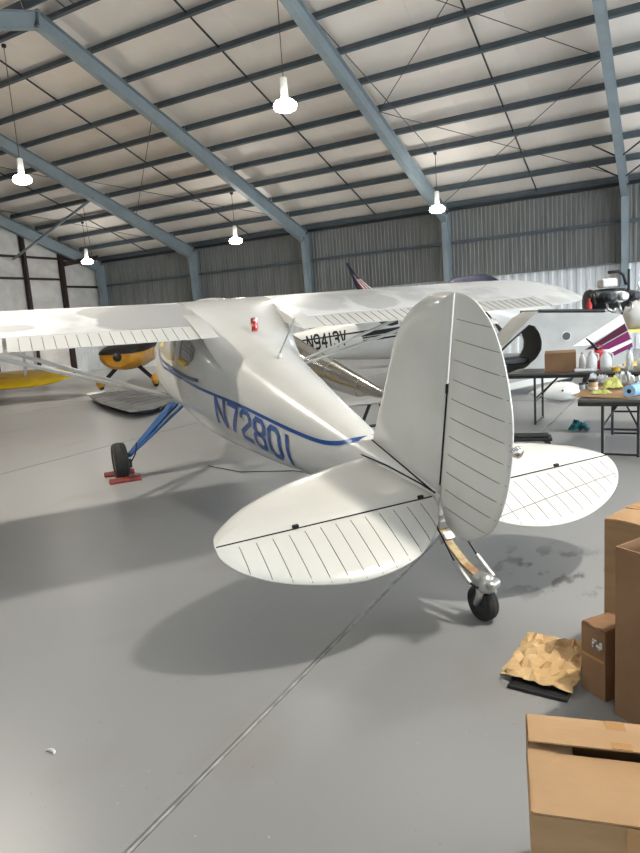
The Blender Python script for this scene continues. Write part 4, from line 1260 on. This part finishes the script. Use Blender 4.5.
# yellow stand and white cowling beyond
st_ = thing('engine_stand', 'yellow steel engine stand behind the grey airplane at the right edge', 'stand', (-.75, 14.9, 0), R_(30))
for x in (-.35, .75):
    for y in (-.3, .3):
        G().bar((x, y, .0), (x, y, 1.02), .06, .06, up=(0, 1, 0)).obj('post', M_YELLOW, st_)
for z in (.30, .99):
    for y in (-.3, .3):
        G().bar((-.35, y, z), (.75, y, z), .06, .06).obj('rail', M_YELLOW, st_)
    for x in (-.35, .75):
        G().bar((x, -.3, z - .001), (x, .3, z - .001), .055, .055).obj('rail', M_YELLOW, st_)
cw = thing('engine_cowling', 'white rounded engine cowling resting on the yellow stand', 'cowling', (-.55, 15.02, 1.022), R_(30))
G().loft([[(x, .34 * r * math.cos(t), .32 + .32 * r * math.sin(t)) for t in np.linspace(0, 2 * math.pi, 24, endpoint=False)] for x, r in ((-.45, 1.0), (-.1, 1.0), (.25, .95), (.5, .8), (.62, .55))]).obj('shell', M_WHITE, cw, smooth=True)
G().lathe([(.1, .6), (.12, .62), (.12, .66), (.1, .68)], (0, 0, .32), 'x', 20).obj('nose_ring', M_BLACK, cw)

# ================================================================== SILVER FUSELAGE UNDER THE RIGHT WING
P0 = Vector((-3.28, 7.86, .50)); P1 = Vector((-6.75, 10.6, 1.12))
sv = thing('bare_fuselage', 'bare polished aluminium fuselage without wings, tapering behind the white airplane', 'airplane', P0 * 1.0)
sv.location = (P0.x, P0.y, 0)
dv_ = P1 - P0
rings = []
dn = dv_.normalized(); sd0 = dn.cross(Vector((0, 0, 1))).normalized(); up0 = sd0.cross(dn)
for t, r in ((0, .05), (.04, .085), (.2, .14), (.45, .215), (.7, .29), (.9, .36), (1.0, .38)):
    c = Vector((0, 0, P0.z)) + dv_ * t
    rings.append([c + sd0 * r * .9 * math.cos(a) + up0 * r * 1.08 * math.sin(a) for a in np.linspace(0, 2 * math.pi, 28, endpoint=False)])
G().loft(rings).obj('tail_cone', M_POLISH, sv, smooth=True, sharp=50)
for t in (.2, .42, .64, .84):
    c = Vector((0, 0, P0.z)) + dv_ * t; r = float(np.interp(t, (0, .04, .2, .45, .7, .9, 1), (.05, .085, .14, .215, .29, .36, .38))) + .002
    G().loft([[c + dn * q + sd0 * r * .9 * math.cos(a) + up0 * r * 1.08 * math.sin(a) for a in np.linspace(0, 2 * math.pi, 28, endpoint=False)] for q in (-.01, .01)], caps=False).obj('rivet_band', M_STEEL, sv, smooth=True, fix=False)
c = Vector((0, 0, P0.z))
fl = [(-.05, 0), (.05, .9), (.22, 1.0), (.42, .9), (.62, .3), (.66, 0)]
lh = Vector((dn.x, dn.y, 0)).normalized(); ls = Vector((-lh.y, lh.x, 0))
plate([(a, b) for a, b in fl] + [(.62, -.3), (.42, -.9), (.22, -1.0), (.05, -.9)], lambda a, b, h: tuple(c + lh * a + ls * b * 1.0 + Vector((0, 0, .02 + h))), PROF_TH).obj('stabilizer', M_PRIMER, sv, smooth=True, sharp=40)
plate([(.02, .86), (.1, 1.0), (.24, 1.07), (.40, .98), (.46, .86)], lambda a, b, h: tuple(c + lh * a + ls * b + Vector((0, 0, .02 + h * 1.3))), PROF_TH).obj('blue_tip', M_BLUE, sv, smooth=True)
for t in (.12, .86):
    q = Vector((0, 0, P0.z)) + dv_ * t; rr = float(np.interp(t, (0, .04, .2, .45, .7, .9, 1), (.05, .085, .14, .215, .29, .36, .38)))
    for s in (-1, 1):
        b0 = q + ls * s * .3; b0.z = 0
        top = q + ls * s * rr * .5; top.z = q.z - rr * .9
        G().tube(b0, top, .025, n=8).obj('trestle_leg', M_DARK, sv)
    a0 = q - ls * .28; a0.z = .12; a1 = q + ls * .28; a1.z = .12
    G().tube(a0, a1, .02, n=8).obj('trestle_bar', M_DARK, sv)

# ================================================================== AIRPLANE WITH THE STRIPED FIN, BLUE TARP
FZ = 1.0
fp = thing('airplane', 'airplane at the back whose swept fin has a dark top and red and white stripes', 'airplane', (-9.05, 19.2, -.0), math.atan2(.5, .866))
rings = []
for x, w, zb, zt in ((-.6, .06, 1.55, 1.75), (0, .16, 1.3, 1.75), (1.2, .34, .95, 1.9), (2.3, .55, .72, 2.05), (3.0, .62, .66, 2.42), (4.2, .64, .62, 2.46), (4.9, .6, .66, 2.0), (6.0, .5, .75, 1.75), (6.5, .2, 1.1, 1.5)):
    rings.append([(x, w * math.cos(a), (zb + zt) / 2 + (zt - zb) / 2 * math.sin(a)) for a in np.linspace(0, 2 * math.pi, 28, endpoint=False)])
G().loft(rings).obj('fuselage', M_WHITE, fp, smooth=True, sharp=50)
def fin_piece(poly, m, nm, th=.05):
    G().prism(poly, lambda a, b, t: (a, t, b), -th, th).obj(nm, m, fp, bevel=.015)
# swept fin: top at the tail end, curved leading edge; colour bands built as strips of metal skin
FT = 3.42
def fx(z):          # trailing and leading edge x at height z
    t = (z - 1.7) / (FT - 1.7)
    te = .30 - .62 * t
    le = .34 - .62 * t + 1.45 * (1 - t) ** 1.9 + .05
    return te, le
def band(f0, f1, m, nm, z0=1.68, z1=3.42, th=.045):
    n = 14; L = []
    Rr = []
    for k in range(n + 1):
        z = z0 + (z1 - z0) * k / n
        te, le = fx(z)
        L.append((te + (le - te) * f0, z)); Rr.append((te + (le - te) * f1, z))
    fin_piece(L + Rr[::-1], m, nm, th)
band(0.0, .34, M_NAVY, 'fin_panel')
for k in range(6):
    a, b = .34 + k * .11, .34 + (k + 1) * .11
    band(a, b, M_FLAGRED if k % 2 == 0 else M_PAPER, 'fin_stripe', 1.68, 3.05 if k < 3 else 2.9, .044)
band(.34, 1.0, M_NAVY, 'fin_tip', 2.88, 3.42, .043)
for s in (-1, 1):
    G().prism([(-.5, 0), (.35, 0), (.1, 1.6), (-.4, 1.6)], lambda a, b, t, s=s: (a, s * b, 1.62 + t), -.04, .04).obj('stabilizer', M_WHITE, fp)
    G().prism([(2.4, .5), (4.0, .5), (3.6, 2.6), (2.6, 2.6)], lambda a, b, t, s=s: (a, s * b, .82 + t), -.07, .07).obj('wing', M_WHITE, fp)
    G().tube((3.2, s * 1.2, .8), (3.2, s * 1.2, .2), .04).obj('gear_leg', M_STEEL, fp)
    G().lathe([(.05, -.06), (.18, -.07), (.21, 0), (.18, .07), (.05, .06)], (3.2, s * 1.2, .21), 'y', 20).obj('tyre', M_RUBBER, fp, smooth=True)
G().tube((5.9, 0, .8), (5.9, 0, .2), .04).obj('gear_leg', M_STEEL, fp)
G().lathe([(.05, -.05), (.16, -.06), (.19, 0), (.16, .06), (.05, .05)], (5.9, 0, .19), 'y', 20).obj('tyre', M_RUBBER, fp, smooth=True)
def tarp_fn(u, v):
    x = 2.85 + 1.75 * u; y = (v - .5) * 1.5
    q = min(abs(y) / .66, .999)
    zf = 1.54 + .96 * math.sqrt(max(1 - q * q, 0)) if abs(y) < .66 else 1.5
    z = max(zf + .06, 1.75) + .05 * math.sin(6 * u + 3 * v) * math.sin(9 * v) + .07 * abs(math.sin(5 * u + 1)) - .16 * (2 * u - 1) ** 4
    return (x, y, z + .12)
tpd = G().grid(tarp_fn, 24, 24).obj('tarpaulin', M_NAVY, None, smooth=True, solid=.01)
tpd.location = fp.location; tpd.rotation_euler = fp.rotation_euler
tag(tpd, 'dark navy tarpaulin draped over the cabin of the airplane at the back', 'tarp')

# ================================================================== LEFT SIDE: GREY WING ON THE FLOOR, YELLOW AIRPLANES
gw = thing('detached_wing', 'bare grey wing panel lying on the floor beyond the left wheel', 'wing', (-11.4, 10.9, 0))
gp = [(-13.55, 11.75), (-13.55, 12.15), (-13.2, 12.45), (-12.5, 12.75), (-10.6, 11.75), (-9.5, 10.6), (-9.05, 9.4), (-9.25, 9.0), (-9.9, 9.35), (-11.4, 10.2), (-12.6, 11.05)]
gp = [(a + 11.4, b - 10.9) for a, b in gp]
plate(gp, lambda a, b, h: (a, b, .14 + h * 1.6), PROF_TH).obj('skin', M_GREYWING, gw, smooth=True, sharp=40)
plate([(a + 11.4, b - 10.9) for a, b in ((-13.62, 11.75), (-13.62, 12.1), (-13.3, 12.2), (-13.0, 11.7), (-13.2, 11.55))], lambda a, b, h: (a, b, .15 + h * 1.6), PROF_TH).obj('white_tip', M_PAPER, gw, smooth=True)
for a, b in ((-1.5, 1.1), (0, .3), (1.5, -.8)):
    G().box((a, b, .05), (.6, .5, .1), .6).obj('foam_pad', M_DARK, gw)
g = G()
for k in range(9):
    t = k / 8
    a = Vector((-1.9 + 3.6 * t, 1.55 - 1.9 * t, .197)); b = Vector((-1.5 + 3.3 * t, .55 - 1.9 * t, .197))
    g.tube(a, b, .006, n=5)
stuff(g.obj('rib_lines', M_GREYWING, gw))

yb = thing('yellow_biplane', 'yellow biplane whose lower wing tip reaches in from the left edge', 'airplane', (-18.9, 10.05, 0), math.atan2(.49, .87))
def ywing(x0, x1, z0, z1, nm, tipround=True):
    rings = []
    for k in range(13):
        t = k / 12; x = x0 + (x1 - x0) * t
        e = 1.0 if t < .75 else math.sqrt(max(1 - ((t - .75) / .25) ** 2, .004))
        c = 1.5 * e; z = z0 + (z1 - z0) * t
        rings.append([(x, .1 + (.5 - fr) * -c, z + zz * c + .27 * (fr - .5) * c) for fr, zz in airfoil(0, 1, 8)])
    return G().loft(rings).obj(nm, M_YELLOW, yb, smooth=True, sharp=40)
lw = ywing(.4, 4.75, .60, .64, 'lower_wing'); ywing(-.4, 4.7, 2.12, 2.16, 'upper_wing')
ywing(-.4, -4.4, .60, .70, 'lower_wing'); ywing(.4, -4.4, 2.12, 2.16, 'upper_wing')
G().box((2.95, -.55, .70), (.10, .34, .012), -.5).obj('red_chevron', M_RED, lw)
for x in (3.55, -3.3):
    for y in (-.3, .4):
        G().bar((x, y, .7), (x + .1, y, 2.15), .07, .03, up=(0, 1, 0)).obj('interplane_strut', M_STEEL, yb)
rings = []
for y, w, zc, h in ((-1.9, .42, 1.2, .42), (-1.7, .52, 1.2, .52), (-.9, .52, 1.2, .55), (.5, .46, 1.25, .55), (2.2, .3, 1.1, .35), (4.2, .08, .95, .15)):
    rings.append([(w * math.cos(a), y, zc + h * math.sin(a)) for a in np.linspace(0, 2 * math.pi, 24, endpoint=False)])
G().loft(rings).obj('fuselage', M_YELLOW, yb, smooth=True, sharp=50)
for s in (-1, 1):
    G().tube((s * .35, -1.2, .8), (s * .85, -1.2, .3), .05).obj('gear_leg', M_YELLOW, yb)
    G().lathe([(.05, -.07), (.26, -.08), (.32, 0), (.26, .08), (.05, .07)], (s * .9, -1.2, .322), 'x', 22).obj('tyre', M_RUBBER, yb, smooth=True)
G().prism([(3.7, 1.0), (4.4, 1.0), (4.5, 1.9), (4.1, 2.0)], lambda a, b, t: (t, a, b), -.03, .03).obj('fin', M_YELLOW, yb)
G().tube((0, 4.0, .9), (0, 4.1, .1), .04).obj('tail_strut', M_STEEL, yb)
G().lathe([(.02, -.03), (.1, -.04), (.12, 0), (.1, .04), (.02, .03)], (0, 4.1, .121), 'x', 16).obj('tail_tyre', M_RUBBER, yb)

yo = thing('orange_airplane', 'orange yellow airplane with a black cowl top facing the camera by the left end', 'airplane', (-14.52, 13.95, 0), R_(29))
rings = []; rings2 = []
for y, w, zc, h in ((-.25, .42, 1.03, .30), (-.1, .58, 1.05, .42), (.5, .68, 1.08, .50), (1.6, .62, 1.15, .6), (3.5, .35, 1.1, .4), (5.5, .08, 1.0, .15)):
    rings.append([(w * math.cos(a), y, zc + h * math.sin(a) * (1 if math.sin(a) < 0 else .55)) for a in np.linspace(0, 2 * math.pi, 28, endpoint=False)])
    rings2.append([((w + .015) * math.cos(a), y - .012, zc + .06 + (h + .01) * math.sin(a) * .56) for a in np.linspace(0, math.pi, 16)])
G().loft(rings).obj('fuselage', M_ORANGEY, yo, smooth=True, sharp=50)
G().loft(rings2).obj('cowl_top', M_BLACK, yo, smooth=True, sharp=50)
G().lathe([(.02, -.12), (.10, -.05), (.13, .02), (.13, .06)], (0, -.30, 1.0), 'y', 16).obj('spinner', M_BLACK, yo, smooth=True)
for s in (-1, 1):
    G().bar((s * .3, .7, .70), (s * .80, .6, .22), .12, .03, up=(0, 1, 0)).obj('gear_leg', M_BLACK, yo)
    G().loft([[(s * .85 + .1 * r * math.cos(a), x, .24 + .19 * r * math.sin(a)) for a in np.linspace(0, 2 * math.pi, 18, endpoint=False)] for x, r in ((.2, .1), (.3, .7), (.5, 1.0), (.75, .8), (1.1, .15))]).obj('wheel_fairing', M_ORANGEY, yo, smooth=True)
    G().lathe([(.03, -.05), (.13, -.055), (.15, 0), (.13, .055), (.03, .05)], (s * .85, .55, .151), 'x', 18).obj('tyre', M_RUBBER, yo, smooth=True)
    G().prism([(.7, .4), (2.1, .4), (2.0, 4.4), (.9, 4.4)], lambda a, b, t, s=s: (s * b, a, 1.93 + t), -.07, .07).obj('wing', M_ORANGEY, yo, bevel=.03)
    G().bar((s * .55, 1.1, 1.3), (s * .55, 1.2, 1.9), .06, .03, up=(0, 1, 0)).obj('cabane_strut', M_BLACK, yo)
G().tube((0, 5.2, .95), (0, 5.3, .1), .03).obj('tail_strut', M_STEEL, yo)
G().lathe([(.02, -.03), (.08, -.04), (.1, 0), (.08, .04), (.02, .03)], (0, 5.3, .101), 'x', 16).obj('tail_tyre', M_RUBBER, yo)
